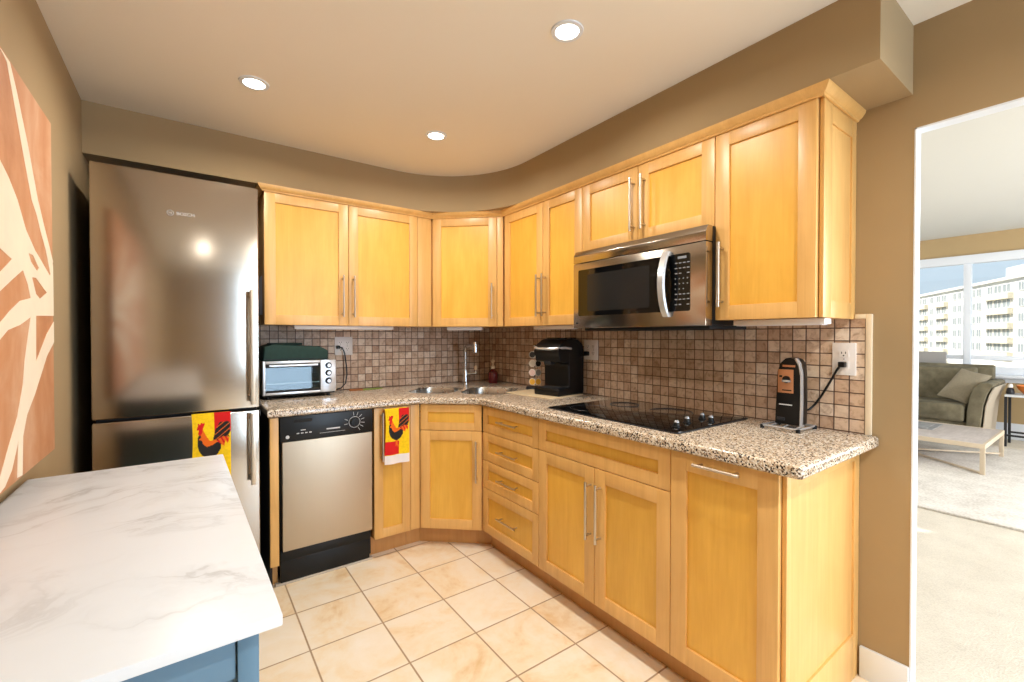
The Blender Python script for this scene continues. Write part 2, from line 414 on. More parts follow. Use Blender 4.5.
# living room shell
struct('ceiling_living_room', MB().box(RX, XF + .1, -6, 2.4, 2.60, 2.66), M['white_ceiling'], smooth=False)
struct('wall_living_front', MB().box(RX, XF, -6.1, -6, 0, 2.66), M['wall_far'], smooth=False)
struct('wall_living_back', MB().box(RX, XF, 2.4, 2.5, 0, 2.66), M['wall_far'], smooth=False)
mb = MB().box(XF, XF + .12, -6, 2.4, 2.335, 2.66).box(XF, XF + .12, -6, 2.4, 0, .80).box(XF, XF + .12, -6, -4.8, .8, 2.335).box(XF, XF + .12, 1.6, 2.4, .8, 2.335)
struct('wall_living_far', mb, M['wall_far'], smooth=False)
struct('baseboard_living_far', MB().box(XF - .02, XF, -6, 2.4, 0, .20, .004), M['white'])
mb = MB().box(XF - .03, XF + .08, -4.8, 1.6, 2.225, 2.335, .004).box(XF - .01, XF + .08, -4.8, 1.6, .80, .89, .004)
for y in (-4.8 + .035, -3.4, -1.907, -.4, 1.1, 1.6 - .035): mb.box(XF + .0, XF + .075, y - .037, y + .037, .88, 2.23, .003)
mb.box(XF + .012, XF + .06, -4.8, 1.6, .975, 1.03, .003)
win = struct('window_1', mb, M['white'])
MB().box(XF + .035, XF + .041, -4.8, 1.6, .88, 2.24).build('window_pane', M['glass'], win, smooth=False)
struct('trim_1', MB().box(XF - .16, XF, -4.9, 1.7, .765, .80, .006).box(XF - .03, XF, -4.9, 1.7, .70, .766, .003), M['white'])
# tile behind the counters, with its cream edging
struct('wall_backsplash_back', MB().box(-1.74, -.009, -.009, 0, .905, 1.348), M['tile_back'], smooth=False)
struct('wall_backsplash_right', MB().box(-.009, 0, -2.572, -.0, .905, 1.348), M['tile_right'], smooth=False)
mb = MB().box(-.013, 0, -2.592, -2.572, .9145, 1.364, .003).box(-.013, 0, -2.574, -2.5385, 1.347, 1.364, .003)
struct('trim_2', mb, M['cream'])

# ================================================================== CABINETS
def shaker(name, x0, x1, z0, z1, parent, w=.058, y=0.0, t=.021, pocket=.009):
    """framed door in the plane local y, faced towards -y"""
    b = MB()
    b.box(x0, x0 + w, y, y + t, z0, z1, .0018).box(x1 - w, x1, y, y + t, z0, z1, .0018)
    b.box(x0 + w - .0006, x1 - w + .0006, y + .0003, y + t, z1 - w, z1, .0016).box(x0 + w - .0006, x1 - w + .0006, y + .0003, y + t, z0, z0 + w, .0016)
    # raised panel with a chamfered sight line
    px0, px1, pz0, pz1 = x0 + w, x1 - w, z0 + w, z1 - w
    o = b.build(name, M['frame'], parent)
    p = MB(); p.box(px0 - .004, px1 + .004, y + pocket, y + t - .002, pz0 - .004, pz1 + .004)
    p.build('panel', M['panel'], o, smooth=False)
    return o
def bar_handle(parent, a, b, inset=.018, r=.0058, out=.034):
    """bar pull between two points in the door plane (local), standing off towards -y"""
    a, b = Vector(a), Vector(b); d = (b - a).normalized(); off = Vector((0, -out, 0))
    m = MB().cyl(a + off, b + off, r, seg=12)
    for p in (a + d * inset, b - d * inset): m.cyl(p + Vector((0, .001, 0)), p + off, r * .8, seg=10)
    return m.build('handle', M['nickel'], parent)
G = .0016
ZT, ZB, ZM = .868, .115, .712
RR = R(-90)
def carcass(parent, w, z0, z1, depth, top=True, y0=.0225):
    return MB().box(.001, w - .001, y0, depth, z0, z1, .001).build('body', M['carcass'], parent)
def toe(parent, x0, x1, depth=.20, y=.075):
    return MB().box(x0, x1, y, y + depth, 0, ZB - .004).build('toe_kick', M['carcass'], parent, smooth=False)

# --- base cabinets on the back wall
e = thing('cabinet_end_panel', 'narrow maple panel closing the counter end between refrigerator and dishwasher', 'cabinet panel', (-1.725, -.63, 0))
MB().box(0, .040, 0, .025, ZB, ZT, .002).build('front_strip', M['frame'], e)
MB().box(0, .012, .026, .615, 0, ZT).build('shaded_side_panel', M['blackmatte'], e, smooth=False)  # black stands in for the deep shade of the refrigerator gap
MB().box(.013, .040, .06, .08, 0, ZB - .002).build('toe_kick', M['carcass'], e, smooth=False)

e = thing('base_cabinet', 'narrow maple base cabinet with rooster towel, beside the dishwasher', 'cabinet', (-1.199, -.63, 0), 0, 'maple base cabinets')
carcass(e, .222, ZB, ZT, .615)
d = shaker('door', G, .222 - G, ZB, ZT, e, .052); bar_handle(d, (.042, 0, .565), (.042, 0, .845))
toe(e, .0, .221)

# diagonal corner base under the sink
A, B = Vector((-.918, -.63)), Vector((-.63, -.886)); Ld = (B - A).length; ang = math.atan2(B.y - A.y, B.x - A.x)
e = thing('sink_base_cabinet', 'diagonal maple corner base cabinet under the sink, false drawer over one door', 'cabinet', (A.x, A.y, 0), ang, 'maple base cabinets')
poly = [(-.976, -.607), (-.925, -.607), (-.609, -.893), (-.609, -.887), (-.004, -.887), (-.004, -.004), (-.976, -.004)]
poly = [(-.976, -.607), (-.911, -.607), (-.612, -.8865), (-.004, -.8865), (-.004, -.004), (-.976, -.004)]
MB().prism(poly, ZB, .70, XY).build('body', M['carcass'], e, world=True, smooth=False)
MB().box(-.9765, -.9195, -.629, -.6075, ZB, ZT, .0015).build('filler_strip', M['frame'], e, world=True)
shaker('drawer_front', .003, Ld - .006, ZM + G, ZT, e, .045)
d = shaker('door', .003, Ld - .006, ZB, ZM - G, e); bar_handle(d, (Ld - .036, 0, .41), (Ld - .036, 0, .657))
MB().prism([(-.045, .0), (Ld + .045, 0), (Ld + .02, .02), (-.02, .02)], 0, ZB - .002, lambda a, b, z: (a, b + .075, z)).build('toe_kick', M['carcass'], e, smooth=False)

MB().box(-.9765, -.86, -.555, -.535, 0, ZB - .004).build('toe_kick', M['carcass'], e, world=True, smooth=False)

# --- base cabinets on the right wall
e = thing('drawer_cabinet', 'maple base cabinet of four stacked drawers below the coffee maker', 'cabinet', (-.63, -.888, 0), RR, 'maple base cabinets')
w = 1.414 - .888
carcass(e, w, ZB, ZT, .615)
for z0, z1, zh in ((.712, ZT, .796), (.544, .712, .627), (.380, .544, .466), (ZB, .380, .252)):
    d = shaker('drawer', G, w - G, z0 + G, z1 - G, e, .05); bar_handle(d, (.185, 0, zh), (.36, 0, zh), r=.0052, out=.03)
toe(e, -.02, w)
e = thing('cooktop_cabinet', 'wide maple base cabinet below the cooktop, false drawer over two doors', 'cabinet', (-.63, -1.414, 0), RR, 'maple base cabinets')
w = 2.171 - 1.414
carcass(e, w, ZB, ZT, .615)
shaker('drawer_front', G, w - G, ZM + G, ZT, e, .052)
d = shaker('door', G, .380 - G, ZB, ZM - G, e); bar_handle(d, (.359, 0, .40), (.359, 0, .65))
d = shaker('door', .380 + G, w - G, ZB, ZM - G, e); bar_handle(d, (.417, 0, .40), (.417, 0, .65))
toe(e, 0, w)
e = thing('pullout_cabinet', 'maple base cabinet with one tall pull-out front at the counter end near the doorway', 'cabinet', (-.63, -2.171, 0), RR, 'maple base cabinets')
w = 2.541 - 2.171
carcass(e, w - .001, ZB, ZT, .625)
d = shaker('pullout_front', G, w - G, ZB, ZT, e, .062); bar_handle(d, (.104, 0, .842), (.264, 0, .842), r=.0055, out=.03)
toe(e, 0, w)
# panelled end facing the doorway
b = MB(); y0, y1 = -2.555, -2.5415
b.box(-.612, -.585, y0, y1, 0, ZT, .0015).box(-.052, -.002, y0, y1, 0, ZT, .0015).box(-.585, -.052, y0 + .0003, y1, 0, .17, .0012).box(-.585, -.052, y0 + .0003, y1, ZT - .05, ZT, .0012)
ep = b.build('end_panel', M['frame'], e, world=True)
MB().box(-.588, -.049, y0 + .007, y1, .168, ZT - .048).build('panel', M['frame'], ep, world=True, smooth=False)

# --- wall cabinets
WB, WT = 1.346, 2.091
def upper(name, label, loc, rz, w, z0, z1, doors, handles, dep=.318):
    e = thing(name, label, 'wall cabinet', (loc[0], loc[1], z0), rz, 'maple wall cabinets'); h = z1 - z0
    MB().box(.0015, w - .0015, .0225, dep, .001, h, .001).build('body', M['carcass'], e)
    for (a, c), hd in zip(doors, handles):
        d = shaker('door', a + G, c - G, 0, h, e, .057); bar_handle(d, (hd[0], 0, hd[1] - z0), (hd[0], 0, hd[2] - z0), .022)
    return e
wb = .916
upper('wall_cabinet', 'two-door maple wall cabinet above the toaster oven', (-1.709, -.325), 0, wb, WB, WT, [(0, .460), (.460, wb)], [(.4215, 1.397, 1.652), (.4875, 1.397, 1.652)])
wr = 1.409 - .677
upper('wall_cabinet', 'narrow two-door maple wall cabinet above the coffee maker', (-.325, -.677), RR, wr, WB, WT, [(0, .401), (.401, wr)], [(.377, 1.400, 1.652), (.430, 1.400, 1.652)])
wm = 2.161 - 1.409
upper('wall_cabinet', 'short two-door maple wall cabinet over the microwave', (-.325, -1.409), RR, wm, 1.728, WT, [(0, .371), (.371, wm)], [(.349, 1.778, 2.028), (.411, 1.778, 2.030)])
wt = 2.5225 - 2.161
e = upper('wall_cabinet', 'tall single-door maple wall cabinet nearest the living room doorway', (-.325, -2.161), RR, wt, WB, WT, [(0, wt)], [(.034, 1.397, 1.652)])
b = MB(); y0, y1 = -2.537, -2.5235
b.box(-.305, -.235, y0, y1, WB, WT, .0015).box(-.045, -.001, y0, y1, WB, WT, .0015).box(-.235, -.045, y0 + .0003, y1, WB, WB + .06, .0012).box(-.235, -.045, y0 + .0003, y1, WT - .07, WT, .0012)
ep = b.build('end_panel', M['frame'], e, world=True)
MB().box(-.238, -.042, y0 + .006, y1, WB + .058, WT - .068).build('panel', M['frame'], ep, world=True, smooth=False)
A, B = Vector((-.690, -.325)), Vector((-.325, -.668)); Lu = (B - A).length; angu = math.atan2(B.y - A.y, B.x - A.x)
e = thing('corner_wall_cabinet', 'single-door maple wall cabinet set diagonally across the room corner above the sink', 'wall cabinet', (A.x, A.y, WB), angu, 'maple wall cabinets')
poly = [(-.7915, -.302), (-.682, -.302), (-.3015, -.660), (-.3015, -.6755), (-.011, -.6755), (-.011, -.011), (-.7915, -.011)]
MB().prism(poly, WB + .001, WT, XY).build('body', M['carcass'], e, world=True, smooth=False)
MB().box(-.7918, -.694, -.3235, -.3025, WB, WT, .0015).build('filler_strip', M['frame'], e, world=True)
d = shaker('door', .006, Lu * .905, 0, WT - WB, e); bar_handle(d, (Lu * .905 - .03, 0, .052), (Lu * .905 - .03, 0, .29), .022)
MB().box(Lu * .905 + .003, Lu - .004, .001, .02, 0, WT - WB, .0012).build('filler_strip', M['frame'], e)

# crown along every wall cabinet
path = [(-1.712, -.012), (-1.712, -.327), (-.690, -.327), (-.327, -.668), (-.327, -2.538), (-.003, -2.538)]
prof = [(.000, 2.086), (.006, 2.087), (.008, 2.093), (.016, 2.098), (.026, 2.112), (.028, 2.1215), (-.02, 2.1215), (-.02, 2.0915), (.0, 2.0915)]
b = MB(); bm = b.bm; rows = []
for off, z in prof: rows.append([bm.verts.new((p[0], p[1], z)) for p in offset_line(path, off)])
n = len(prof)
for i in range(n):
    for k in range(len(path) - 1): bm.faces.new((rows[i][k], rows[i][k + 1], rows[(i + 1) % n][k + 1], rows[(i + 1) % n][k]))
bm.faces.new([r[0] for r in rows]); bm.faces.new([r[-1] for r in rows][::-1])
bmesh.ops.recalc_face_normals(bm, faces=bm.faces[:])
tag(b.build('cornice_molding', M['frame'], ang=25), 'continuous maple crown moulding capping the wall cabinets under the soffit', 'crown moulding')

# under-cabinet lights
def ucl(label, loc, rz, l, dd=.045):
    e = thing('under_cabinet_light', label, 'light fixture', loc, rz, 'lights below the wall cabinets')
    MB().box(0, l, 0, dd, -.022, -.001, .003).build('housing', M['outlet'], e)
    MB().box(.01, l - .01, .006, dd - .006, -.0245, -.0215, .001).build('lens', M['paper'], e)
ucl('white strip light under the wall cabinet above the toaster oven', (-1.55, -.29, WB), 0, .60)
ucl('short white strip light under the diagonal corner wall cabinet', (A.x + .10, A.y - .03, WB), angu, .25)
ucl('white strip light under the wall cabinet above the coffee maker', (-.285, -.94, WB), RR, .36)
ucl('white strip light under the tall wall cabinet by the doorway', (-.27, -2.21, WB), RR, .32, .06)

# ================================================================== COUNTERTOP
outer = [(-1.737, -.010), (-1.737, -.655), (-.9305, -.655), (-.655, -.8985), (-.655, -2.592), (-.651, -2.604), (-.640, -2.611), (-.010, -2.613), (-.010, -.010)]
open_e = [1, 1, 1, 1, 1, 1, 1, 0, 0]
ev, nv = Vector((.7071, -.7071)), Vector((.7071, .7071))
en = lambda q: tuple(ev * q[0] + nv * q[1])
bowls = [rrect(-.375, -.055, -.935, -.575, .10, 8), rrect(-.020, .330, -.925, -.525, .11, 8)]
holes = [[en(p) for p in h] for h in bowls]
def slab(outer, flags, holes, z0, z1, r):
    b = MB(); bm = b.bm
    levels = [(0, z1)] if r == 0 else [(r * (1 - math.sin(R(a))), z1 - r * (1 - math.cos(R(a)))) for a in (0, 30, 60, 90)]
    levels += [(0, z0 + .006), (.006, z0)] if r else [(0, z0)]
    rows = []
    for d, z in levels:
        p = offset_line(outer, [-d * f for f in flags], True) if d else outer
        rows.append([bm.verts.new((q[0], q[1], z)) for q in p])
    n = len(outer)
    for ra, rb in zip(rows, rows[1:]):
        for k in range(n): bm.faces.new((ra[k], ra[(k + 1) % n], rb[(k + 1) % n], rb[k]))
    for row, z in ((rows[0], z1), (rows[-1], z0)):
        edges = []
        for k in range(n): edges.append(bm.edges.get((row[k], row[(k + 1) % n])) or bm.edges.new((row[k], row[(k + 1) % n])))
        for h in holes:
            hv = [bm.verts.new((q[0], q[1], z)) for q in h]
            edges += [bm.edges.new((hv[k], hv[(k + 1) % len(hv)])) for k in range(len(hv))]
            row_h = holes_rows.setdefault(id(h), []); row_h.append(hv)
        bmesh.ops.triangle_fill(bm, use_beauty=True, use_dissolve=False, edges=edges)
    for h in holes:
        a, c = holes_rows[id(h)]
        for k in range(len(a)): bm.faces.new((a[k], a[(k + 1) % len(a)], c[(k + 1) % len(a)], c[k]))
    bmesh.ops.recalc_face_normals(bm, faces=bm.faces[:])
    return b
holes_rows = {}
# path runs so that the room lies to its right: reverse the outline for outward offsets
top = slab(outer, open_e, holes, .874, .914, .012).build('countertop', M['granite'], ang=40)
tag(top, 'L-shaped speckled granite countertop with a diagonal front at the sink', 'countertop')

# sink
cs = en((-.03, -.73))
e = thing('kitchen_sink', 'double-bowl stainless sink sunk in the diagonal corner of the granite counter', 'sink', (cs[0], cs[1], .914))
for h, depth in zip(bowls, (.16, .18)):
    b = MB(); bm = b.bm; rows = []
    cx = sum(p[0] for p in h) / len(h); cy = sum(p[1] for p in h) / len(h)
    for s_, z in ((.999, .9125), (.985, .9118), (.972, .904), (.955, .86), (.93, .914 - depth + .03), (.9, .914 - depth + .008), (.8, .914 - depth), (.12, .914 - depth - .004)):
        rows.append([bm.verts.new((*en((cx + (p[0] - cx) * s_, cy + (p[1] - cy) * s_)), z)) for p in h])
    nn = len(h)
    for ra, rb in zip(rows, rows[1:]):
        for k in range(nn): bm.faces.new((ra[k], ra[(k + 1) % nn], rb[(k + 1) % nn], rb[k]))
    bm.faces.new(rows[-1]); bmesh.ops.recalc_face_normals(bm, faces=bm.faces[:]); 
    for f in bm.faces: f.normal_flip()
    bo = b.build('bowl', M['sinksteel'], e, world=True)
    c2 = en((cx, cy)); MB().lathe([(.0, .006), (.03, .006), (.042, .003), (.045, 0), (0, 0)], (c2[0], c2[1], .914 - depth - .003)).build('drain', M['chrome'], bo, world=True)

# faucet
e = thing('faucet', 'chrome single-lever faucet with a high spout behind the sink', 'faucet', (-.312, -.128, .914))
MB().lathe([(.0, 0), (.030, 0), (.030, .008), (.022, .014), (.020, .05), (.018, .10), (.0, .10)]).build('base', M['chrome'], e)
sd_ = Vector((-.18, -.98, 0)).normalized()
pts = [(0, 0, .09), (0, 0, .24)] + [tuple(sd_ * (.035 - .035 * math.cos(R(t))) + Vector((0, 0, .24 + .05 * math.sin(R(t))))) for t in (20, 45, 70, 90)]
pts += [tuple(sd_ * .12 + Vector((0, 0, .295))), tuple(sd_ * .20 + Vector((0, 0, .30)))]
MB().tube(pts, [.013, .012, .012, .012, .012, .012, .011, .011], 12).build('spout', M['chrome'], e)
hp = sd_ * .215
MB().lathe([(0, .245), (.017, .245), (.021, .25), (.022, .30), (.018, .325), (0, .328)], (hp.x, hp.y, 0)).build('spray_head', M['chrome'], e)
ld = Vector((.81, -.586, 0))
b = MB().cyl((0, 0, .075), tuple(ld * .085 + Vector((0, 0, .082))), .010, .008, 12).cyl(tuple(ld * .082 + Vector((0, 0, .075))), tuple(ld * .082 + Vector((0, 0, .105))), .009, .009, 12)
lv = b.build('lever', M['chrome'], e)
MB().lathe([(0, 0), (.013, 0), (.014, .02), (.010, .032), (0, .034)], tuple(ld * .082 + Vector((0, 0, .105))), 14).build('lever_cap', M['amber'], lv)

# soap dispenser
e = thing('soap_dispenser', 'dark red soap bottle with a cream pump standing behind the sink', 'soap bottle', (-.125, -.235, .914))
MB().lathe([(0, 0), (.034, .0), (.039, .008), (.040, .06), (.036, .085), (.016, .105), (.013, .112), (0, .112)]).build('bottle', M['soap'], e)
b = MB().lathe([(0, .111), (.015, .111), (.016, .132), (.008, .138), (.006, .165), (.0, .165)]).lathe([(0, .163), (.013, .163), (.013, .178), (.004, .184), (0, .184)])
b.tube([(0, 0, .172), (-.02, -.02, .174), (-.034, -.034, .166)], .005, 8)
b.cyl((0, 0, .18), (0, 0, .215), .004, .003, 8)
b.build('pump', M['pump'], e)

# ================================================================== COOKTOP
e = thing('cooktop', 'black glass electric cooktop set into the granite below the microwave', 'cooktop', (-.305, -1.785, .9145))
b = MB(); b.prism(rrect(-.262, .262, -.372, .372, .012, 4), .0005, .007, XY, .0015); b.build('glass_top', M['blackgloss'], e)
MB().prism(rrect(-.267, .267, -.377, .377, .014, 4), -.0003, .0035, XY).build('trim', M['darkgrey'], e)
for x, y, r in ((-.12, .22, .095), (.12, .20, .075), (-.12, -.07, .075), (.12, -.08, .10)):
    MB().tube([(x + r * math.cos(R(t)), y + r * math.sin(R(t)), .0069) for t in range(0, 360, 12)], .0006, 4, closed=True).build('burner_ring', plain('faint_ring', S(52, 54, 58), .3), e)
for x, y in ((-.182, -.314), (-.073, -.290), (.055, -.281), (.03, -.335)):
    b = MB().lathe([(0, .007), (.017, .007), (.017, .010), (.013, .013), (.011, .024), (.009, .027), (0, .027)], (x, y, 0), 18); k = b.build('knob', M['black'], e)
    MB().lathe([(0, .0265), (.0105, .0265), (.010, .030), (0, .031)], (x, y, 0), 18).box(x - .011, x + .011, y - .0025, y + .0025, .029, .034, .001).build('knob_cap', M['silver'], k)

# ================================================================== DISHWASHER
e = thing('dishwasher', 'slim stainless dishwasher with a black control panel under the granite counter', 'dishwasher', (-1.681, -.63, 0))
w = .476
MB().box(.004, w - .004, .03, .60, .03, ZT, .002).build('body', M['blackmatte'], e)
cp = MB().prism([(-.006, .742), (.0, ZT), (.028, ZT), (.028, .742)], .002, w - .002, lambda a, z, d: (d, a, z), .002).build('control_panel', M['black'], e)
MB().box(.066, .155, -.0075, .0, .835, .851, .003).build('vent_slot', M['blackmatte'], cp)
b = MB().lathe([(0, 0), (.024, 0), (.024, .012), (.021, .016), (0, .016)], (.372, -.004, .806), 28, M4=Matrix.Rotation(R(90), 4, 'X'))
b.box(.369, .375, -.0235, -.019, .786, .826, .001)
dl = b.build('dial', M['black'], cp)
b = MB()
b.tube([(.372 + .030 * math.cos(R(t)), -.0060, .806 + .030 * math.sin(R(t))) for t in range(0, 360, 12)], .0014, 6, closed=True)
for t in (-58, -32, -8, 18, 44, 70, 96, 160, 190):
    c, s_ = math.cos(R(t)), math.sin(R(t)); b.cyl((.372 + .037 * c, -.0058, .806 + .037 * s_), (.372 + .056 * c, -.0058, .806 + .056 * s_), .0014, seg=6)
b.build('dial_marking', M['mark'], cp); b = MB()
b.box(.225, .295, -.0058, -.003, .782, .789).box(.19, .32, -.0058, -.003, .766, .7675)
for x in (.085, .105, .125, .145): b.box(x - .006, x + .006, -.0058, -.003, .776, .781)
b.box(.098, .122, -.0058, -.003, .792, .796).lathe([(0, 0), (.009, 0), (.009, .001), (0, .001)], (.036, -.005, .765), 16, M4=Matrix.Rotation(R(90), 4, 'X'))
b.build('control_marking', M['mark'], cp)
MB().box(.012, w - .006, -.004, .028, .180, .7395, .004).build('door', M['steel_dw'], e)
b = MB().box(.004, w - .010, .012, .03, .125, .176, .002).box(.004, w - .014, .022, .05, .012, .121, .002); b.build('kick_panel', M['black'], e)
struct('trim_3', MB().box(-1.70, -1.20, -.612, -.582, 0, .011, .003), M['grout'])

# ================================================================== REFRIGERATOR
e = thing('refrigerator', 'tall stainless two-door refrigerator with bottom freezer at the left wall', 'refrigerator', (-2.374, -.66, 0))
w = .602
MB().box(.004, w - .004, .066, .61, .03, 1.985, .004).build('body', M['darkgrey'], e)
for x in (.05, w - .05):
    for y in (.12, .55): MB().cyl((x, y, 0), (x, y, .04), .018, seg=12).build('foot', M['black'], e)
lg = None
for nm, z0, z1, ha, hb in (('refrigerator_door', .935, 1.998, .957, 1.502), ('freezer_door', .065, .921, .575, .914)):
    d = MB().box(0, w, 0, .06, z0, z1, .007, seg=3).build(nm, M['steel'], e)
    b = MB().box(.560, .580, -.060, -.042, ha, hb, .002)
    for z in (ha + .02, hb - .02): b.box(.562, .578, -.045, .002, z - .012, z + .012, .002)
    b.build('handle', M['nickel'], d)
    if nm == 'refrigerator_door': lg = d
    MB().box(w - .001, w + .006, .01, .05, (z0 + .004 if nm[0] == 'r' else z1 - .03), (z0 + .03 if nm[0] == 'r' else z1 - .004), .002).build('hinge_cap', M['darkgrey'], d)
MB().box(.01, w - .01, .0615, .0655, .07, 1.99).build('gasket', M['blackmatte'], e, smooth=False)
def lettering(txt, size, loc, rot, mat, parent, name='logo_lettering', ext=.0004):
    cu = bpy.data.curves.new(name, 'FONT'); cu.body = txt; cu.size = size; cu.extrude = ext; cu.align_x = 'LEFT'; cu.align_y = 'CENTER'
    t = bpy.data.objects.new(name, cu); C.objects.link(t)
    dg = bpy.context.evaluated_depsgraph_get(); me = bpy.data.meshes.new_from_object(t.evaluated_get(dg)); bpy.data.objects.remove(t)
    me.materials.append(mat); o = bpy.data.objects.new(name, me); C.objects.link(o); o.location = loc; o.rotation_euler = rot; o.parent = parent; return o
lettering('BOSCH', .0205, (.283, -.0006, 1.826), (R(90), 0, 0), M['silver'], lg)
b = MB().tube([(.262 + .0115 * math.cos(R(t)), -.001, 1.826 + .0115 * math.sin(R(t))) for t in range(0, 360, 15)], .0012, 6, closed=True)
for s_ in (-1, 1): b.box(.262 + s_ * .004 - .001, .262 + s_ * .004 + .001, -.0016, 0, 1.820, 1.832)
b.box(.259, .265, -.0016, 0, 1.825, 1.827); b.build('logo_emblem', M['silver'], lg)

# paper hanging beside the refrigerator on the cabinet side
b = MB(); bm = b.bm; cols = []
for i in range(9):
    t = i / 8; z = 1.62 - .22 * t; cols.append([bm.verts.new((-1.713 - .004 - .022 * math.sin(t * 2.6) * k, -.315 + .09 * k, z)) for k in (1.0, .5, 0.0)])
for a, c in zip(cols, cols[1:]):
    for k in range(2): bm.faces.new((a[k], a[k + 1], c[k + 1], c[k]))
bmesh.ops.solidify(bm, geom=bm.faces[:], thickness=.0012)
tag(b.build('paper_sheet', M['paper']), 'white paper sheet curling off the cabinet side next to the refrigerator', 'paper')

# ================================================================== ROOSTER TOWELS
def inpoly(p, poly):
    x, y = p; c = False; j = len(poly) - 1
    for i in range(len(poly)):
        xi, yi = poly[i]; xj, yj = poly[j]
        if (yi > y) != (yj > y) and x < (xj - xi) * (y - yi) / (yj - yi) + xi: c = not c
        j = i
    return c
# rooster drawn on a 10 x 20 field (x right, y down); colours: 0 yellow 1 red 2 charcoal 3 orange 4 white
body = [(1.5, 6.6), (2.3, 6.8), (2.6, 7.8), (3.6, 8.6), (5.0, 8.3), (6.4, 7.6), (7.4, 8.2), (7.3, 9.4), (6.4, 10.8), (5.2, 11.5), (3.8, 11.4), (2.4, 10.6), (1.6, 9.4), (1.2, 8.0), (1.3, 6.0), (1.8, 5.2), (2.2, 6.0)]
neck = [(1.7, 4.0), (2.5, 3.8), (3.2, 5.4), (4.4, 7.2), (6.0, 7.0), (7.0, 8.0), (5.0, 8.8), (3.4, 8.8), (2.3, 7.4), (1.6, 6.6)]
comb = [(1.4, 3.2), (1.5, 2.4), (2.0, 2.8), (2.3, 2.2), (2.7, 2.6), (3.2, 2.3), (3.0, 3.2), (2.6, 3.8), (2.4, 5.0), (1.8, 5.6), (1.3, 5.2), (1.6, 4.3), (1.0, 4.0)]
tail = [(5.2, 7.2), (5.8, 4.6), (7.0, 2.6), (9.0, 2.4), (9.9, 2.8), (9.7, 4.6), (9.9, 5.2), (9.4, 6.0), (9.7, 6.6), (8.4, 6.4), (7.6, 6.8), (7.0, 7.8)]
tail_o = [(6.4, 7.0), (8.0, 6.2), (9.6, 6.8), (9.2, 8.2), (8.4, 7.4), (8.3, 8.8), (7.4, 8.4), (7.2, 9.6), (6.2, 8.4)]
leg_o = [(4.2, 11.3), (5.2, 11.3), (5.2, 13.0), (5.8, 13.6), (5.4, 14.2), (4.8, 13.2), (4.4, 14.0), (4.2, 13.0)]
def rooster(x, y, fringe):
    if fringe and y > 16.9: return 4
    c = 0
    if x > 5.6 and y < 5.2: c = 1
    if x < 5.8 and 11.9 < y < 16.6: c = 1
    if inpoly((x, y), leg_o): c = 3
    if inpoly((x, y), tail): c = 2 if (math.sin(x * 3.1 + y * 4.3) > -.9) else 3
    if inpoly((x, y), tail_o): c = 3 if math.sin(x * 5 - y * 3) > -.2 else 1
    if inpoly((x, y), neck): c = 3
    if inpoly((x, y), body): c = 2
    if inpoly((x, y), comb): c = 1
    return c
def towel(name, label, loc, w, h, wave, fringe, topfold):
    e = thing(name, label, 'dish towel', loc, 0, 'rooster dish towels')
    NX, NY = 64, 120; b = MB(); bm = b.bm; V = {}
    for i in range(NX + 1):
        for j in range(NY + 1):
            s_, t = i / NX, j / NY
            x = s_ * w + .004 * math.sin(t * 5) * (1 - s_); z = -t * h - .012 * t * (.5 - s_) * 2 * wave * 0 ; y = -.004 - wave * (.5 - .5 * math.cos(s_ * math.pi * 3.2 + .4)) * (.35 + .65 * t)
            V[i, j] = bm.verts.new((x, y, z))
    for i in range(NX):
        for j in range(NY):
            f = bm.faces.new((V[i, j], V[i, j + 1], V[i + 1, j + 1], V[i + 1, j])); f.material_index = rooster((i + .5) / NX * 10, (j + .5) / NY * 20, fringe)
    bmesh.ops.recalc_face_normals(bm, faces=bm.faces[:])
    bmesh.ops.solidify(bm, geom=bm.faces[:], thickness=.003)
    b.build('cloth', [M[k] for k in ('yellow', 'red', 'charcoal', 'orange', 'towelwhite')], e)
    b = MB().box(.004, w - .004, -.003, topfold, -.006, -.001, .001); b.build('tucked_edge', M['yellow'], e)
towel('rooster_towel', 'yellow and red rooster towel hanging from the gap between the refrigerator doors', (-2.042, -.662, .9275), .150, .36, .007, False, .012)
towel('rooster_towel', 'rooster towel with white hem hanging on the narrow base cabinet door', (-1.150, -.672, .864), .142, .315, .010, True, .030)

# ================================================================== MICROWAVE
e = thing('microwave', 'stainless over-the-range microwave with a curved handle above the cooktop', 'microwave', (-.392, -1.418, 1.323), RR)
w, h = .748, .402
MB().box(.0, w, .045, .382, .004, h - .002, .003).build('body', M['black'], e)
v = MB().prism([(-.004, .338), (-.004, .376), (.012, h), (.044, h), (.044, .338)], .0, w, lambda a, z, d: (d, a, z), .002).build('vent_strip', M['steel'], e)
d = MB().box(0, w, -.004, .044, .0, .335, .004).build('door', M['steel'], e)
MB().prism(rrect(.040, .680, .062, .300, .008, 3), -.0075, -.003, XZ).build('door_glass', M['blackgloss'], d, smooth=False)
MB().prism(rrect(.105, .485, .085, .272, .004, 2), -.0082, -.0070, XZ).build('window_screen', plain('smoked_screen', S(30, 32, 34), .16), d, smooth=False)
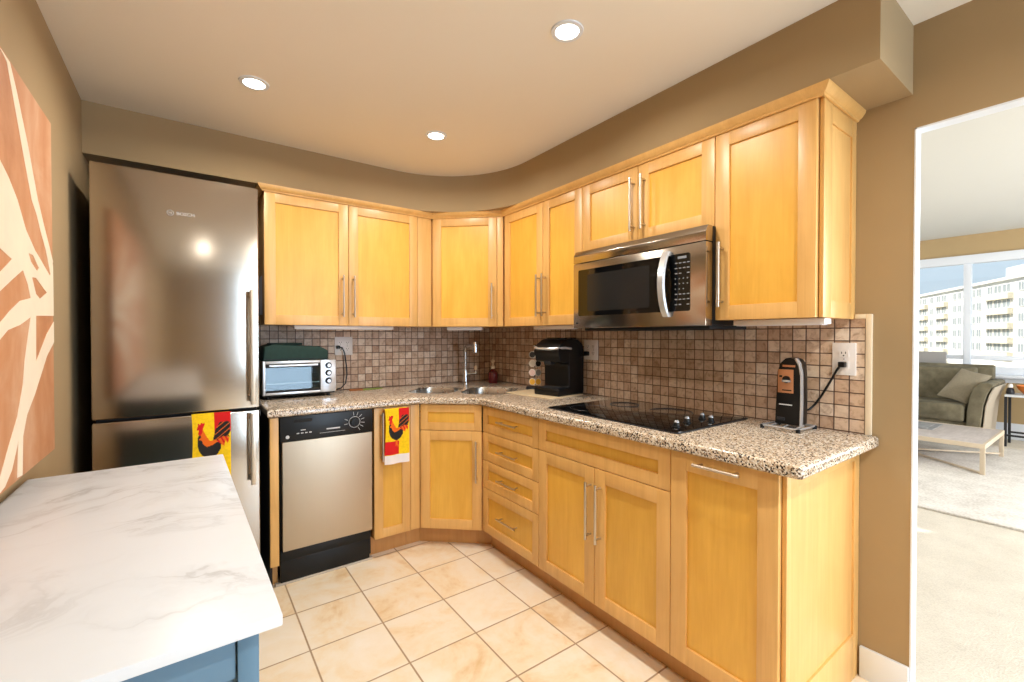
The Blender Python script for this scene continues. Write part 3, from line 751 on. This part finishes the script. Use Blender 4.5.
# bowed handle
b = MB(); bm = b.bm; rows = []
for i in range(15):
    t = i / 14; z = .040 + .275 * t; y = -.020 - .040 * math.sin(math.pi * min(1, max(0, t))) ** .7
    rows.append([bm.verts.new((.578 + a, y + c, z)) for a, c in ((-.017, .006), (-.013, -.004), (.013, -.004), (.017, .006), (.010, .010), (-.010, .010))])
for ra, rb in zip(rows, rows[1:]):
    for k in range(6): bm.faces.new((ra[k], ra[(k + 1) % 6], rb[(k + 1) % 6], rb[k]))
bm.faces.new(rows[0]); bm.faces.new(rows[-1]); bmesh.ops.recalc_face_normals(bm, faces=bm.faces[:])
for z in (.048, .307): b.box(.566, .590, -.020, -.003, z - .010, z + .010, .002)
b.build('handle', M['silver'], d)
b = MB(); rk = random.Random(3)
for r in range(9):
    z = .262 - r * .0215
    for cidx in range(4):
        x = .612 + cidx * .0185
        if r in (4, 5) and cidx == 3 and rk.random() < .5: continue
        ww = .0115 if r not in (3, 4, 5) else .005
        if rk.random() < .93: b.box(x, x + ww, -.0079, -.0070, z - .0022, z + .0022)
b.box(.625, .665, -.0079, -.0070, .279, .289)
b.build('keypad', M['greymark'], d)
MB().box(.020, .034, -.0052, -.003, .022, .030, .0006).build('badge', M['darkgrey'], d)
MB().box(.02, w - .02, .06, .36, -.012, .0045, .003).build('underside_grille', M['blackmatte'], e)

# ================================================================== TOASTER OVEN
e = thing('toaster_oven', 'stainless-faced toaster oven with three knobs on the counter by the refrigerator', 'toaster oven', (-1.712, -.270, .914), R(1.5))
w = .402
b = MB().box(.004, w - .004, .012, .245, .016, .221, .006).build('body', M['black'], e)
for x in (.03, w - .04):
    for y in (.03, .22): MB().cyl((x, y, 0), (x, y, .018), .011, seg=12).build('foot', M['black'], e)
f = MB().box(0, .014, 0, .02, .026, .222, .003).box(.014, .312, 0, .02, .206, .222, .003).box(.014, .312, .0, .02, .026, .040, .003).build('face_frame', M['silver'], e)
MB().box(.310, w, -.002, .02, .026, .222, .003).build('control_panel', M['silver'], e)
MB().box(.014, .310, .016, .022, .04, .206).build('oven_interior', M['ovengrey'], e, smooth=False)
b = MB().box(.012, .311, .001, .010, .184, .206, .001).box(.012, .311, .001, .010, .04, .052, .001)
do = b.build('door', M['blackmatte'], e)
MB().box(.014, .310, .003, .006, .05, .186).build('door_glass', M['ovenglass'], do, smooth=False)
MB().tube([(.03, -.018, .196), (.29, -.018, .196)], .006, 10).box(.032, .044, -.016, .002, .191, .201).box(.276, .288, -.016, .002, .191, .201).build('door_handle', M['silver'], do)
b = MB()
for k in range(9): b.cyl((.03 + k * .032, .0125, .088), (.05 + k * .032, .0125, .094), .0015, seg=6)
b.cyl((.016, .0125, .09), (.308, .0125, .09), .002, seg=6); b.build('rack', M['nickel'], e)
MB().tube([(.15 + .105 * math.cos(R(t)), .0135, .118 + .045 * math.sin(R(t))) for t in range(0, 181, 10)], .003, 6).build('pan', M['darkgrey'], e)
for z in (.188, .142, .094):
    b = MB().lathe([(0, 0), (.019, 0), (.019, .004), (.015, .006), (.013, .018), (0, .018)], (.356, -.002, z), 22, M4=Matrix.Rotation(R(90), 4, 'X'))
    k = b.build('knob', M['black'], e); MB().lathe([(0, .0181), (.0105, .0181), (.0105, .0195), (0, .0195)], (.356, -.002, z), 18, M4=Matrix.Rotation(R(90), 4, 'X')).build('knob_face', M['silver'], k)
wc = [(-1.233, -.030, 1.207), (-1.215, -.045, 1.205), (-1.200, -.05, 1.165), (-1.189, -.05, 1.08), (-1.186, -.052, 1.02), (-1.198, -.06, .965), (-1.228, -.07, .935), (-1.27, -.08, .928), (-1.31, -.10, .932)]
b = MB().tube(wc, .0042, 8).box(-1.246, -1.226, -.040, -.015, 1.196, 1.218, .004)
b.build('power_cord', M['black'], e, world=True)
# case on top
e = thing('green_case', 'dark green fabric case lying on top of the toaster oven', 'case', (-1.708, -.255, 1.1365), R(1.5))
MB().prism([(0.0, 0), (.355, 0), (.355, .058), (.305, .083), (.05, .098), (.008, .083)], 0, .20, lambda a, z, d: (a, d, z), .008, seg=3).build('shell', M['dgreen'], e)
MB().box(.045, .215, .03, .17, .091, .103, .004).build('flap', M['dgreen'], e)
MB().tube([(.004, .0, .010), (.350, -.0005, .010)], .0018, 6).build('zipper', M['black'], e)

# cloth lying behind
b = MB().prism([(-1.185, -.10), (-1.10, -.125), (-1.085, -.055), (-1.165, -.035)], .9145, .922, XY, .002, mi=0)
b.prism([(-1.10, -.118), (-.955, -.092), (-.965, -.055), (-1.085, -.06)], .9145, .920, XY, .002, mi=1)
tag(b.build('folded_cloth', [M['brownleather'], M['greencloth']]), 'small brown and green cloth lying on the counter against the tiles', 'cloth')

# ================================================================== OUTLETS
def outlet(label, loc, rz, w, n):
    e = thing('wall_outlet', label, 'wall outlet', loc, rz, 'white wall outlets')
    MB().box(-w / 2, w / 2, -.006, 0, -.062, .062, .003).build('cover_plate', M['outlet'], e)
    for k in range(n):
        x = 0 if n == 1 else (-.023 + .046 * k)
        for z in (.021, -.021):
            r = MB().prism([(p[0] + x, p[1] + z) for p in rrect(-.0165, .0165, -.014, .014, .007, 4)], -.0085, -.005, XZ).build('receptacle', M['outlet'], e)
            MB().box(x - .0075, x - .0050, -.0089, -.008, z - .001, z + .007).box(x + .0050, x + .0075, -.0089, -.008, z - .001, z + .007).lathe([(0, 0), (.0026, 0), (.0026, .0006), (0, .0006)], (x, -.0083, z - .0075), 10, M4=Matrix.Rotation(R(90), 4, 'X')).build('slots', M['darkgrey'], r)
        MB().lathe([(0, 0), (.003, 0), (.002, .0012), (0, .0014)], (x, -.006, 0), 10, M4=Matrix.Rotation(R(90), 4, 'X')).build('screw', M['silver'], e)
outlet('white double outlet plate on the back tiles beside the toaster oven', (-1.196, -.009, 1.214), 0, .118, 2)
outlet('white outlet plate on the tiles behind the coffee maker', (-.009, -1.175, 1.195), RR, .118, 2)
outlet('white outlet plate near the cream tile edge, can opener plugged in', (-.009, -2.506, 1.194), RR, .078, 1)

# ================================================================== COFFEE CORNER
e = thing('cutting_board', 'thin pale beige board lying under the coffee maker', 'board', (-.225, -.975, .914), R(-84))
MB().prism(rrect(-.20, .20, -.155, .155, .02, 4), .0005, .006, XY, .0015).build('board', M['board'], e)
e = thing('coffee_maker', 'black single-serve coffee maker standing in the counter corner', 'coffee maker', (-.158, -1.048, .9205), R(-80))
wk = .098
prof = [(-.135, .0), (.13, .0), (.135, .02), (.135, .27), (.118, .312), (.07, .338), (.0, .350), (-.06, .340), (-.112, .312), (-.140, .282), (-.142, .262), (-.128, .238), (-.122, .205), (-.05, .195), (-.038, .18), (-.034, .048), (-.06, .044), (-.132, .044), (-.138, .03)]
MB().prism([(p[0] * (.90 if p[0] > 0 else 1), p[1]) for p in prof], -wk, wk, lambda y, z, d: (d, y, z), .010, seg=3).build('housing', M['black'], e)
MB().prism([(p[0], p[1]) for p in rrect(-.078, .078, -.132, -.045, .03, 5)], .0445, .0485, XY, .001).build('drip_tray', M['darkgrey'], e)
b = MB().tube([(-.100, -.02, .285), (-.104, -.08, .290), (-.088, -.130, .288), (-.05, -.151, .284), (0, -.156, .283), (.05, -.151, .284), (.088, -.130, .288), (.104, -.08, .290), (.100, -.02, .285)], .0085, 10)
b.build('lift_handle', M['silver'], e)
MB().prism(rrect(-.075, .075, -.06, .085, .03, 5), .343, .352, XY, .004).build('lid_panel', M['blackgloss'], e)
MB().box(-.026, .026, -.126, -.08, .185, .21, .006).build('spout', M['blackmatte'], e)
MB().box(wk - .001, wk + .0012, -.034, -.030, .05, .255).build('side_seam', M['darkgrey'], e)
cr = [(-.012, -1.152, 1.172), (-.035, -1.150, 1.170), (-.055, -1.13, 1.15), (-.06, -1.105, 1.10), (-.06, -1.09, 1.02), (-.055, -1.07, .965), (-.045, -1.04, .945)]
MB().tube(cr, .004, 8).box(-.042, -.016, -1.166, -1.138, 1.158, 1.186, .005).build('power_cord', M['black'], e, world=True)

cc = Vector((-.110, -.735, .914))
e = thing('pod_carousel', 'small chrome wire carousel of coffee pods between soap and coffee maker', 'pod rack', tuple(cc))
MB().lathe([(0, 0), (.062, 0), (.064, .006), (.055, .016), (0, .018)]).build('base', M['darkgrey'], e)
b = MB().cyl((0, 0, .016), (0, 0, .295), .004, seg=10).lathe([(0, .29), (.010, .292), (.012, .302), (.006, .312), (0, .313)], seg=14); b.build('post', M['chrome'], e)
rows_z = (.055, .118, .180, .240)
angs = [200, 245, 290, 335]
b = MB()
for z in rows_z:
    for a in (212, 262):
        c, s_ = math.cos(R(a)), math.sin(R(a)); cen = Vector((c * .045, s_ * .045, z)); tv = Vector((-s_, c, 0))
        b.tube([tuple(cen + tv * .0235 * math.cos(R(t)) + Vector((0, 0, .0235 * math.sin(R(t))))) for t in range(0, 360, 20)], .0014, 6, closed=True)
        b.cyl((0, 0, z), tuple(cen - Vector((0, 0, .0235))), .0014, seg=6)
b.build('pod_rings', M['chrome'], e)
rowname = ['bottom', 'second', 'third', 'top']
lids = {('top', 0): 'podblack', ('third', 0): 'podwhite', ('second', 0): 'podpink', ('bottom', 0): 'podyellow', ('top', 1): 'podgrey', ('third', 1): 'podblack', ('second', 1): 'podgrey', ('bottom', 1): 'podyellow'}
cname = dict(podblack='black', podwhite='cream', podpink='pale pink', podyellow='yellow', podgrey='grey')
for z, rn in zip(rows_z, rowname):
    for k, a in enumerate((212, 262)):
        m4 = Matrix.Translation(cc + Vector((math.cos(R(a)) * .030, math.sin(R(a)) * .030, z))) @ Matrix.Rotation(R(a), 4, 'Z') @ Matrix.Rotation(R(90), 4, 'Y')
        side = 'away from' if k == 0 else 'next to'
        p = thing('coffee_pod', f'{cname[lids[rn, k]]}-lidded coffee pod, {rn} carousel tier, column {side} the coffee maker', 'coffee pod', (0, 0, 0), 0, 'coffee pods in the carousel')
        p.matrix_basis = m4
        MB().lathe([(0, -.022), (.0165, -.022), (.0185, -.018), (.0215, .015), (.0245, .0165), (.0245, .0185), (0, .0185)], seg=18).build('cup', M['podside'], p)
        MB().lathe([(0, .0186), (.0205, .0186), (.0205, .0200), (0, .0202)], seg=18).build('foil_lid', M[lids[rn, k]], p)

# ================================================================== CAN OPENER
e = thing('can_opener', 'black upright electric can opener on a chrome wire foot at the counter end', 'can opener', (-.135, -2.309, .914), RR)
prof = [(.002, .018), (.092, .018), (.094, .10), (.093, .22), (.090, .255), (.078, .275), (.058, .284), (.040, .280), (.022, .262), (.010, .225), (.006, .12)]
MB().prism(prof, .0, .070, XZ, .004, seg=2).build('housing', M['black'], e)
MB().prism([(.0925, .018), (.0965, .018), (.0985, .12), (.0970, .225), (.090, .262), (.078, .283), (.074, .278), (.088, .250), (.0935, .215), (.0945, .12)], -.003, .020, XZ, .001).build('side_trim', M['silver'], e)
MB().box(.030, .076, -.0015, .004, .246, .254, .001).build('grip_slot', M['bronze'], e)
dc = MB().box(.013, .070, -.002, .002, .143, .236, .001).build('decal', M['bronze'], e)
MB().lathe([(0, 0), (.014, 0), (.014, .006), (0, .008)], (.046, -.002, .197), 18, M4=Matrix.Rotation(R(90), 4, 'X')).box(.020, .030, -.004, -.001, .205, .212).box(.03, .064, -.0032, -.001, .152, .156).build('cutter_wheel', M['black'], dc)
MB().box(.032, .062, -.012, -.005, .186, .195, .002).build('cutter_lever', M['silver'], dc)
MB().box(.018, .066, -.0012, .002, .0945, .0985).build('label_strip', M['mark'], e)
MB().box(.010, .040, -.004, .004, .032, .045, .002).build('release_button', M['darkgrey'], e)
b = MB().tube([(-.025, -.050, .012), (.105, -.050, .012), (.112, .02, .012), (.112, .095, .012), (-.02, .095, .012), (-.025, .02, .012)], .004, 8, closed=True)
b.tube([(.005, -.048, .012), (.005, .03, .018)], .003, 8).tube([(.05, -.048, .012), (.05, .03, .018)], .003, 8).tube([(.095, -.048, .012), (.095, .03, .018)], .003, 8)
b.build('wire_foot', M['silver'], e)
for x, y in ((-.024, -.048), (.106, -.048), (.110, .093), (-.02, .093)): MB().lathe([(0, 0), (.008, 0), (.008, .012), (.005, .015), (0, .015)], (x, y, 0), 12).build('rubber_foot', M['black'], e)
cr = [(-.072, -2.395, .985), (-.045, -2.402, .990), (-.028, -2.415, 1.010), (-.024, -2.437, 1.048), (-.024, -2.462, 1.098), (-.024, -2.485, 1.148), (-.026, -2.499, 1.170), (-.03, -2.506, 1.175)]
MB().tube(cr, .0042, 8).box(-.044, -.017, -2.517, -2.495, 1.163, 1.184, .004).build('power_cord', M['black'], e, world=True)

# ================================================================== ISLAND
e = thing('island_cabinet', 'blue painted island cabinet under the white marble top', 'island cabinet', (-2.20, -1.86, 0))
x0, x1, y0, y1 = -2.425, -1.966, -2.385, -1.33
MB().box(x0 + .012, x1 - .012, y0 + .014, y1 - .012, .09, .85).build('body', M['blue'], e, world=True, smooth=False)
MB().box(x0 + .04, x1 - .04, y0 + .05, y1 - .05, 0, .09).build('toe_kick', M['blue'], e, world=True, smooth=False)
for (xa, xb) in ((x0, x0 + .045), (x1 - .028, x1)):
    for (ya, yb) in ((y0, y0 + .05), (y1 - .05, y1)): MB().box(xa, xb, ya, yb, .0, .8515, .003).build('corner_post', M['blue'], e, world=True)
for za, zb in ((.78, .851), (.09, .17)): MB().box(x0 + .046, x1 - .030, y0 + .004, y0 + .013, za, zb, .002).build('end_rail', M['blue'], e, world=True)
for ya in (y0 + .06, y0 + .36, y0 + .66):
    d = MB(); xs = x1 - .012
    d.box(xs, xs + .010, ya, ya + .06, .10, .845, .002).box(xs, xs + .010, ya + .25, ya + .31, .10, .845, .002).box(xs, xs + .010, ya + .06, ya + .25, .785, .845, .002).box(xs, xs + .010, ya + .06, ya + .25, .10, .16, .002)
    dd = d.build('door', M['blue'], e, world=True)
    MB().cyl((xs + .036, ya + .275, .60), (xs + .036, ya + .275, .76), .0055, seg=10).cyl((xs + .008, ya + .275, .62), (xs + .036, ya + .275, .62), .0045, seg=8).cyl((xs + .008, ya + .275, .74), (xs + .036, ya + .275, .74), .0045, seg=8).build('handle', M['nickel'], dd, world=True)
b = MB().prism([(-2.428, -2.418), (-1.938, -2.412), (-1.955, -1.292), (-2.428, -1.292)], .8525, .870, XY, .0022)
tag(b.build('marble_worktop', M['marble']), 'white marble slab with grey veins on the blue island', 'island worktop')

# ================================================================== CANVAS
e = thing('wall_canvas', 'large orange canvas painting with cream brush strokes on the left wall', 'painting', (-2.44, -1.62, .918))
yA, yB, zA, zB = -2.15, -1.118, .918, 1.962
MB().box(-2.437, -2.401, yA, yB, zA, zB, .003).build('stretched_canvas', M['art'], e, world=True)
ST = dict(
 A=[(-1.597, 1.955), (-1.548, 1.945), (-1.505, 1.885), (-1.436, 1.784), (-1.349, 1.662), (-1.3, 1.631), (-1.259, 1.59), (-1.204, 1.545), (-1.147, 1.469), (-1.119, 1.522), (-1.167, 1.567), (-1.224, 1.617), (-1.256, 1.649), (-1.287, 1.677), (-1.381, 1.803), (-1.472, 1.906), (-1.525, 1.956), (-1.576, 1.956)],
 B=[(-1.9, 1.80), (-1.607, 1.691), (-1.545, 1.667), (-1.48, 1.63), (-1.409, 1.567), (-1.325, 1.526), (-1.16, 1.471), (-1.119, 1.512), (-1.119, 1.347), (-1.323, 1.34), (-1.373, 1.335), (-1.472, 1.311), (-1.567, 1.297), (-1.624, 1.274), (-1.9, 1.2), (-1.9, 1.25), (-1.622, 1.313), (-1.558, 1.341), (-1.47, 1.373), (-1.371, 1.387), (-1.397, 1.423), (-1.441, 1.456), (-1.532, 1.421), (-1.619, 1.386), (-1.75, 1.34), (-1.75, 1.40), (-1.617, 1.43), (-1.53, 1.472), (-1.615, 1.486), (-1.9, 1.54)],
 C=[(-1.373, 1.338), (-1.323, 1.343), (-1.329, 1.209), (-1.286, 1.236), (-1.205, 1.289), (-1.119, 1.328), (-1.119, 1.263), (-1.208, 1.222), (-1.343, 1.12), (-1.422, 1.072), (-1.459, 1.022), (-1.468, .922), (-1.509, .926), (-1.497, 1.019), (-1.551, .956), (-1.603, .929), (-1.637, .924), (-1.636, .958), (-1.571, 1.019), (-1.503, 1.078), (-1.453, 1.155), (-1.433, 1.219)])
HOLES = [[(-1.389, 1.508), (-1.346, 1.509), (-1.286, 1.48), (-1.307, 1.469), (-1.366, 1.487)], [(-1.358, 1.446), (-1.318, 1.448), (-1.199, 1.415), (-1.279, 1.391), (-1.32, 1.402)]]
for key, dz in (('A', .0), ('B', .0002), ('C', .0004)):
    b = MB(); bm = b.bm; ed = []
    for loop in [ST[key]] + (HOLES if key == 'B' else []):
        vv = [bm.verts.new((-2.4003 + dz, p[0], p[1])) for p in loop]
        ed += [bm.edges.new((vv[k], vv[(k + 1) % len(vv)])) for k in range(len(vv))]
    bmesh.ops.triangle_fill(bm, use_beauty=True, use_dissolve=False, edges=ed)
    r = bmesh.ops.extrude_face_region(bm, geom=bm.faces[:])
    for v in r['geom']:
        if isinstance(v, bmesh.types.BMVert): v.co.x -= .0012
    bmesh.ops.recalc_face_normals(bm, faces=bm.faces[:])
    b.build('brush_stroke', M['brush'], e, world=True, smooth=False)

# ================================================================== RECESSED LIGHTS
def can(label, x, y, power=6.5):
    e = thing('recessed_light', label, 'ceiling light', (x, y, ZC), 0, 'recessed ceiling lights')
    MB().lathe([(.041, -.001), (.042, -.005), (.056, -.004), (.058, 0), (.041, 0)], seg=36).build('trim_ring', M['white'], e)
    MB().lathe([(0, -.0025), (.041, -.0022), (.041, -.0005), (0, -.0005)], seg=36).build('lens', M['lens'], e)
    lamp('bulb_light', 'AREA', (0, 0, -.008), (0, 0, 0), power, (1, .945, .85), e, shape='DISK', size=.09, spread=R(165))
can('recessed ceiling light in front of the microwave, largest of the three in view', -.957, -1.97)
can('recessed ceiling light in front of the refrigerator', -1.816, -.947)
can('recessed ceiling light nearest the curved soffit corner', -.964, -.949)

# unseen fill lights added behind the camera to brighten floor and cabinet fronts
can('added recessed fill light over the kitchen floor nearest the living room opening', -.957, -3.6, 17)
can('added recessed fill light over the kitchen floor beside the left wall', -1.816, -3.6, 4.5)

# ================================================================== LIVING ROOM
b = MB(); bm = b.bm
b.prism(rrect(2.36, 5.44, -4.2, -.2, .03, 3), -.0018, .014, XY, .006); tag(b.build('area_rug', M['rug']), 'pale grey shag rug on the beige living room carpet', 'rug')

# sofa: front towards -x
e = thing('sofa', 'olive velvet sofa with a flared arm under the living room window', 'sofa', (5.5, -1.25, 0))
MB().box(5.12, 5.96, -2.17, -.30, .07, .30, .015).build('base', M['sofa'], e, world=True)
for ya, yb in ((-2.06, -1.27), (-1.265, -.44)): MB().box(5.07, 5.80, ya, yb, .295, .495, .045, seg=4).build('seat_cushion', M['sofa'], e, world=True)
prof = [(5.78, .30), (5.98, .30), (6.02, .60), (6.05, .88), (6.03, .92), (5.95, .925), (5.89, .88), (5.83, .6)]
MB().prism(prof, -2.19, -.26, lambda a, z, d: (a, d, z), .02, seg=3).build('backrest', M['sofa'], e, world=True)
for ya, yb in ((-2.06, -1.27), (-1.265, -.46)):
    MB().prism([(5.60, .485), (5.80, .485), (5.90, .86), (5.86, .90), (5.76, .88), (5.68, .72)], ya, yb, lambda a, z, d: (a, d, z), .035, seg=4).build('back_cushion', M['sofa'], e, world=True)
def arm(sgn, yc):
    P = [(0, .06), (-.105, .06), (-.118, .30), (-.135, .50), (-.165, .64), (-.205, .725), (-.205, .745), (-.17, .762), (-.11, .755), (-.06, .70), (-.025, .58), (-.005, .42)]
    P = [(yc + sgn * p[0], p[1]) for p in P]
    o = MB().prism(P, 5.085, 5.96, YZ, .012, seg=3).build('arm', M['sofa'], e, world=True)
    Q = [(-.1185, .08), (-.135, .30), (-.150, .50), (-.178, .63), (-.212, .715), (-.2195, .712), (-.186, .625), (-.158, .50), (-.142, .30), (-.125, .08)]
    MB().prism([(yc + sgn * p[0], p[1]) for p in Q], 5.10, 5.95, YZ).build('arm_side', M['sofapale'], o, world=True)
arm(1, -2.075); arm(-1, -.42)
for x in (5.16, 5.88):
    for y in (-2.12, -.35): MB().cyl((x, y, .0143), (x, y, .08), .018, .026, 12).build('leg', M['black'], e, world=True)

# pillow: square cushion leaning in the corner
def cushion(name, mat, cen, ux, uy, th, label, cat):
    n = 18; b = MB(); bm = b.bm; nz = ux.normalized().cross(uy.normalized()).normalized()
    for sgn in (1, -1):
        V = {}
        for i in range(n + 1):
            for j in range(n + 1):
                s_, t = -1 + 2 * i / n, -1 + 2 * j / n
                pull = .10
                a = s_ * (1 - pull * (1 - abs(t)) * abs(s_) ** 2 * .6); c = t * (1 - pull * (1 - abs(s_)) * abs(t) ** 2 * .6)
                hgt = th * max(0, (1 - s_ ** 4)) ** .5 * max(0, (1 - t ** 4)) ** .5
                V[i, j] = bm.verts.new(cen + ux * a + uy * c + nz * sgn * hgt)
        for i in range(n):
            for j in range(n):
                q = (V[i, j], V[i + 1, j], V[i + 1, j + 1], V[i, j + 1]); bm.faces.new(q if sgn > 0 else q[::-1])
    bmesh.ops.remove_doubles(bm, verts=bm.verts[:], dist=1e-5)
    bmesh.ops.recalc_face_normals(bm, faces=bm.faces[:])
    e = thing(name, label, cat, tuple(cen)); b.build('cover', mat, e, world=True)
    ring = [cen + ux * a + uy * c for a, c in ((-1, -1), (1, -1), (1, 1), (-1, 1))]
    return e
p00, p01, p11, p10 = Vector((5.37, -1.79, .555)), Vector((5.68, -1.94, .882)), Vector((5.60, -2.21, .80)), Vector((5.30, -2.04, .50))
cen = (p00 + p01 + p11 + p10) / 4
cushion('throw_pillow', M['pillow'], cen, (p10 + p11 - p00 - p01) / 4 * 1.04, (p01 + p11 - p00 - p10) / 4 * 1.04, .055, 'square taupe pillow leaning in the sofa corner by the flared arm', 'pillow')

# coffee table
e = thing('coffee_table', 'low whitewashed wooden coffee table on the shag rug', 'coffee table', (4.33, -1.72, .014))
x0, x1, y0, y1 = 3.80, 4.87, -2.395, -1.05
MB().box(x0 + .02, x1 - .02, y0 + .02, y1 - .02, .265, .291, .003).build('top', M['tablewood'], e, world=True)
b = MB().box(x0, x0 + .022, y0, y1, .25, .293, .003).box(x1 - .022, x1, y0, y1, .25, .293, .003).box(x0 + .02, x1 - .02, y0, y0 + .022, .25, .293, .003).box(x0 + .02, x1 - .02, y1 - .022, y1, .25, .293, .003)
b.build('edge_frame', M['tablerim'], e, world=True)
for x, y in ((x0, y0), (x1 - .027, y0), (x0, y1 - .037), (x1 - .027, y1 - .037)): MB().box(x + .001, x + .026, y + .001, y + .036, .0143, .252, .003).build('leg', M['tablerim'], e, world=True)
for za, pa, pb in ((.026, (x0 + .03, y0 + .03), (x1 - .03, y1 - .03)), (.046, (x1 - .03, y0 + .03), (x0 + .03, y1 - .03))):
    MB().tube([(*pa, za), (*pb, za)], .010, 8).build('stretcher', M['tablerim'], e, world=True)
b = MB().box(4.27, 4.72, -1.95, -1.62, .2915, .300, .002).box(4.30, 4.66, -1.90, -1.60, .3, .307, .002)
tag(b.build('magazine', M['magazine']), 'grey magazine lying on the whitewashed coffee table', 'magazine')

# side table with two small objects
e = thing('side_table', 'white-topped side table with dark metal legs beside the sofa arm', 'side table', (5.78, -2.56, 0))
MB().box(5.60, 5.96, -2.82, -2.312, .578, .602, .004).build('top', M['white'], e, world=True)
for x, y in ((5.63, -2.32), (5.93, -2.32), (5.63, -2.79), (5.93, -2.79)): MB().box(x - .012, x + .012, y - .012, y + .012, -.002, .579, .002).build('leg', M['darkgrey'], e, world=True)
for x in (5.63, 5.93): MB().box(x - .012, x + .012, -2.78, -2.33, .12, .14).build('stretcher', M['darkgrey'], e, world=True)
e = thing('orange_bowl', 'orange bowl standing on the white side table', 'bowl', (5.76, -2.50, .602))
MB().lathe([(0, .001), (.05, .0), (.055, .008), (.10, .06), (.115, .105), (.110, .106), (.09, .06), (.045, .014), (0, .012)], seg=28).build('bowl', M['orangebowl'], e)
e = thing('table_ornament', 'small dark ornament with a pale top between the orange bowl and sofa', 'ornament', (5.72, -2.345, .602))
MB().lathe([(0, 0), (.032, 0), (.036, .02), (.030, .06), (.018, .075), (0, .076)], seg=18).build('base', M['darkgrey'], e)
MB().lathe([(0, .075), (.02, .076), (.024, .095), (.014, .12), (0, .124)], seg=16).build('cap', M['outlet'], e)
e = thing('grey_upright_panel', 'grey panel standing between the sofa back and the window', 'panel', (6.115, -1.35, 0))  # unidentified grey shape, modelled as a plain upright panel
MB().box(6.072, 6.115, -1.735, -.9, -.002, .755, .008).box(6.072, 6.115, -1.735, -.9, .805, 1.07, .012).build('board', M['greypanel'], e, world=True)
MB().box(6.076, 6.111, -1.72, -.915, .75, .81).build('rail', M['greypanel'], e, world=True)

# ================================================================== OUTSIDE
P0 = Vector((130.3 - 2.05, 11.9 - 3.14)); fa = math.atan2(24.1, 43.3)
# facade axis runs from near (x = 0) to far; the face looks towards local +y
e = thing('apartment_building', 'long white apartment block across the street, seen through the living room window', 'building', (P0.x, P0.y, 0), fa)
LB = 110.0
MB().box(-40, LB, -14, 0, -28, 12.6).build('wall', M['bldg'], e, smooth=False)
MB().box(-40.6, LB + .6, -14.6, .7, 12.6, 13.15).build('roof_slab', M['bldg'], e, smooth=False)
for k, z in enumerate((11.0, 7.9, 4.9, 1.9, -1.1, -4.1)):
    for xa, xb in ((3.0, 13.0), (31, 38), (43, 50), (66, 76)):
        MB().box(xa, xb, 0, .9, z - 2.2, z - 1.0).build('balcony_front', M['bldgband'], e, smooth=False)
wme = None
for z in (11.0, 7.9, 4.9, 1.9, -1.1):
    for x, ww in ((-3.5, 1.7), (-.5, 1.7), (4, 2.6), (7.2, 2.6), (10.4, 2.0), (15, 1.9), (17.6, 1.9), (21.5, 1.6), (24, 1.6), (26.5, 1.6), (32, 2.6), (35.4, 2.2), (39.8, 1.8), (44, 2.6), (47.4, 2.2), (54, 2.2), (60, 2.2), (67, 3), (71, 3)):
        if wme is None:
            b = MB().box(0, 1, -.3, .06, -.8, .8, mi=0).box(.47, .53, 0, .12, -.8, .8, mi=1).box(-.03, 0, 0, .14, -.85, .85, mi=1).box(1, 1.03, 0, .14, -.85, .85, mi=1).box(-.03, 1.03, 0, .2, -.9, -.8, mi=1)
            o = b.build('facade_window', [M['bldgwin'], M['bldg']], e, smooth=False); wme = o.data
        else:
            o = bpy.data.objects.new('facade_window', wme); C.objects.link(o); o.parent = e
        o.location = (x, 0, z); o.scale = (ww, 1, 1)
for xa, xb, zt in ((4.0, 10.5, 15.6), (-12, 2.0, 17.6)):
    MB().box(xa, xb, -9, -2, 13.1, zt).build('roof_house', M['bldg'], e, smooth=False)
struct('ground', MB().box(-150, 500, -300, 400, -28.5, -28), plain('street_ground', S(130, 130, 124), .9), smooth=False)
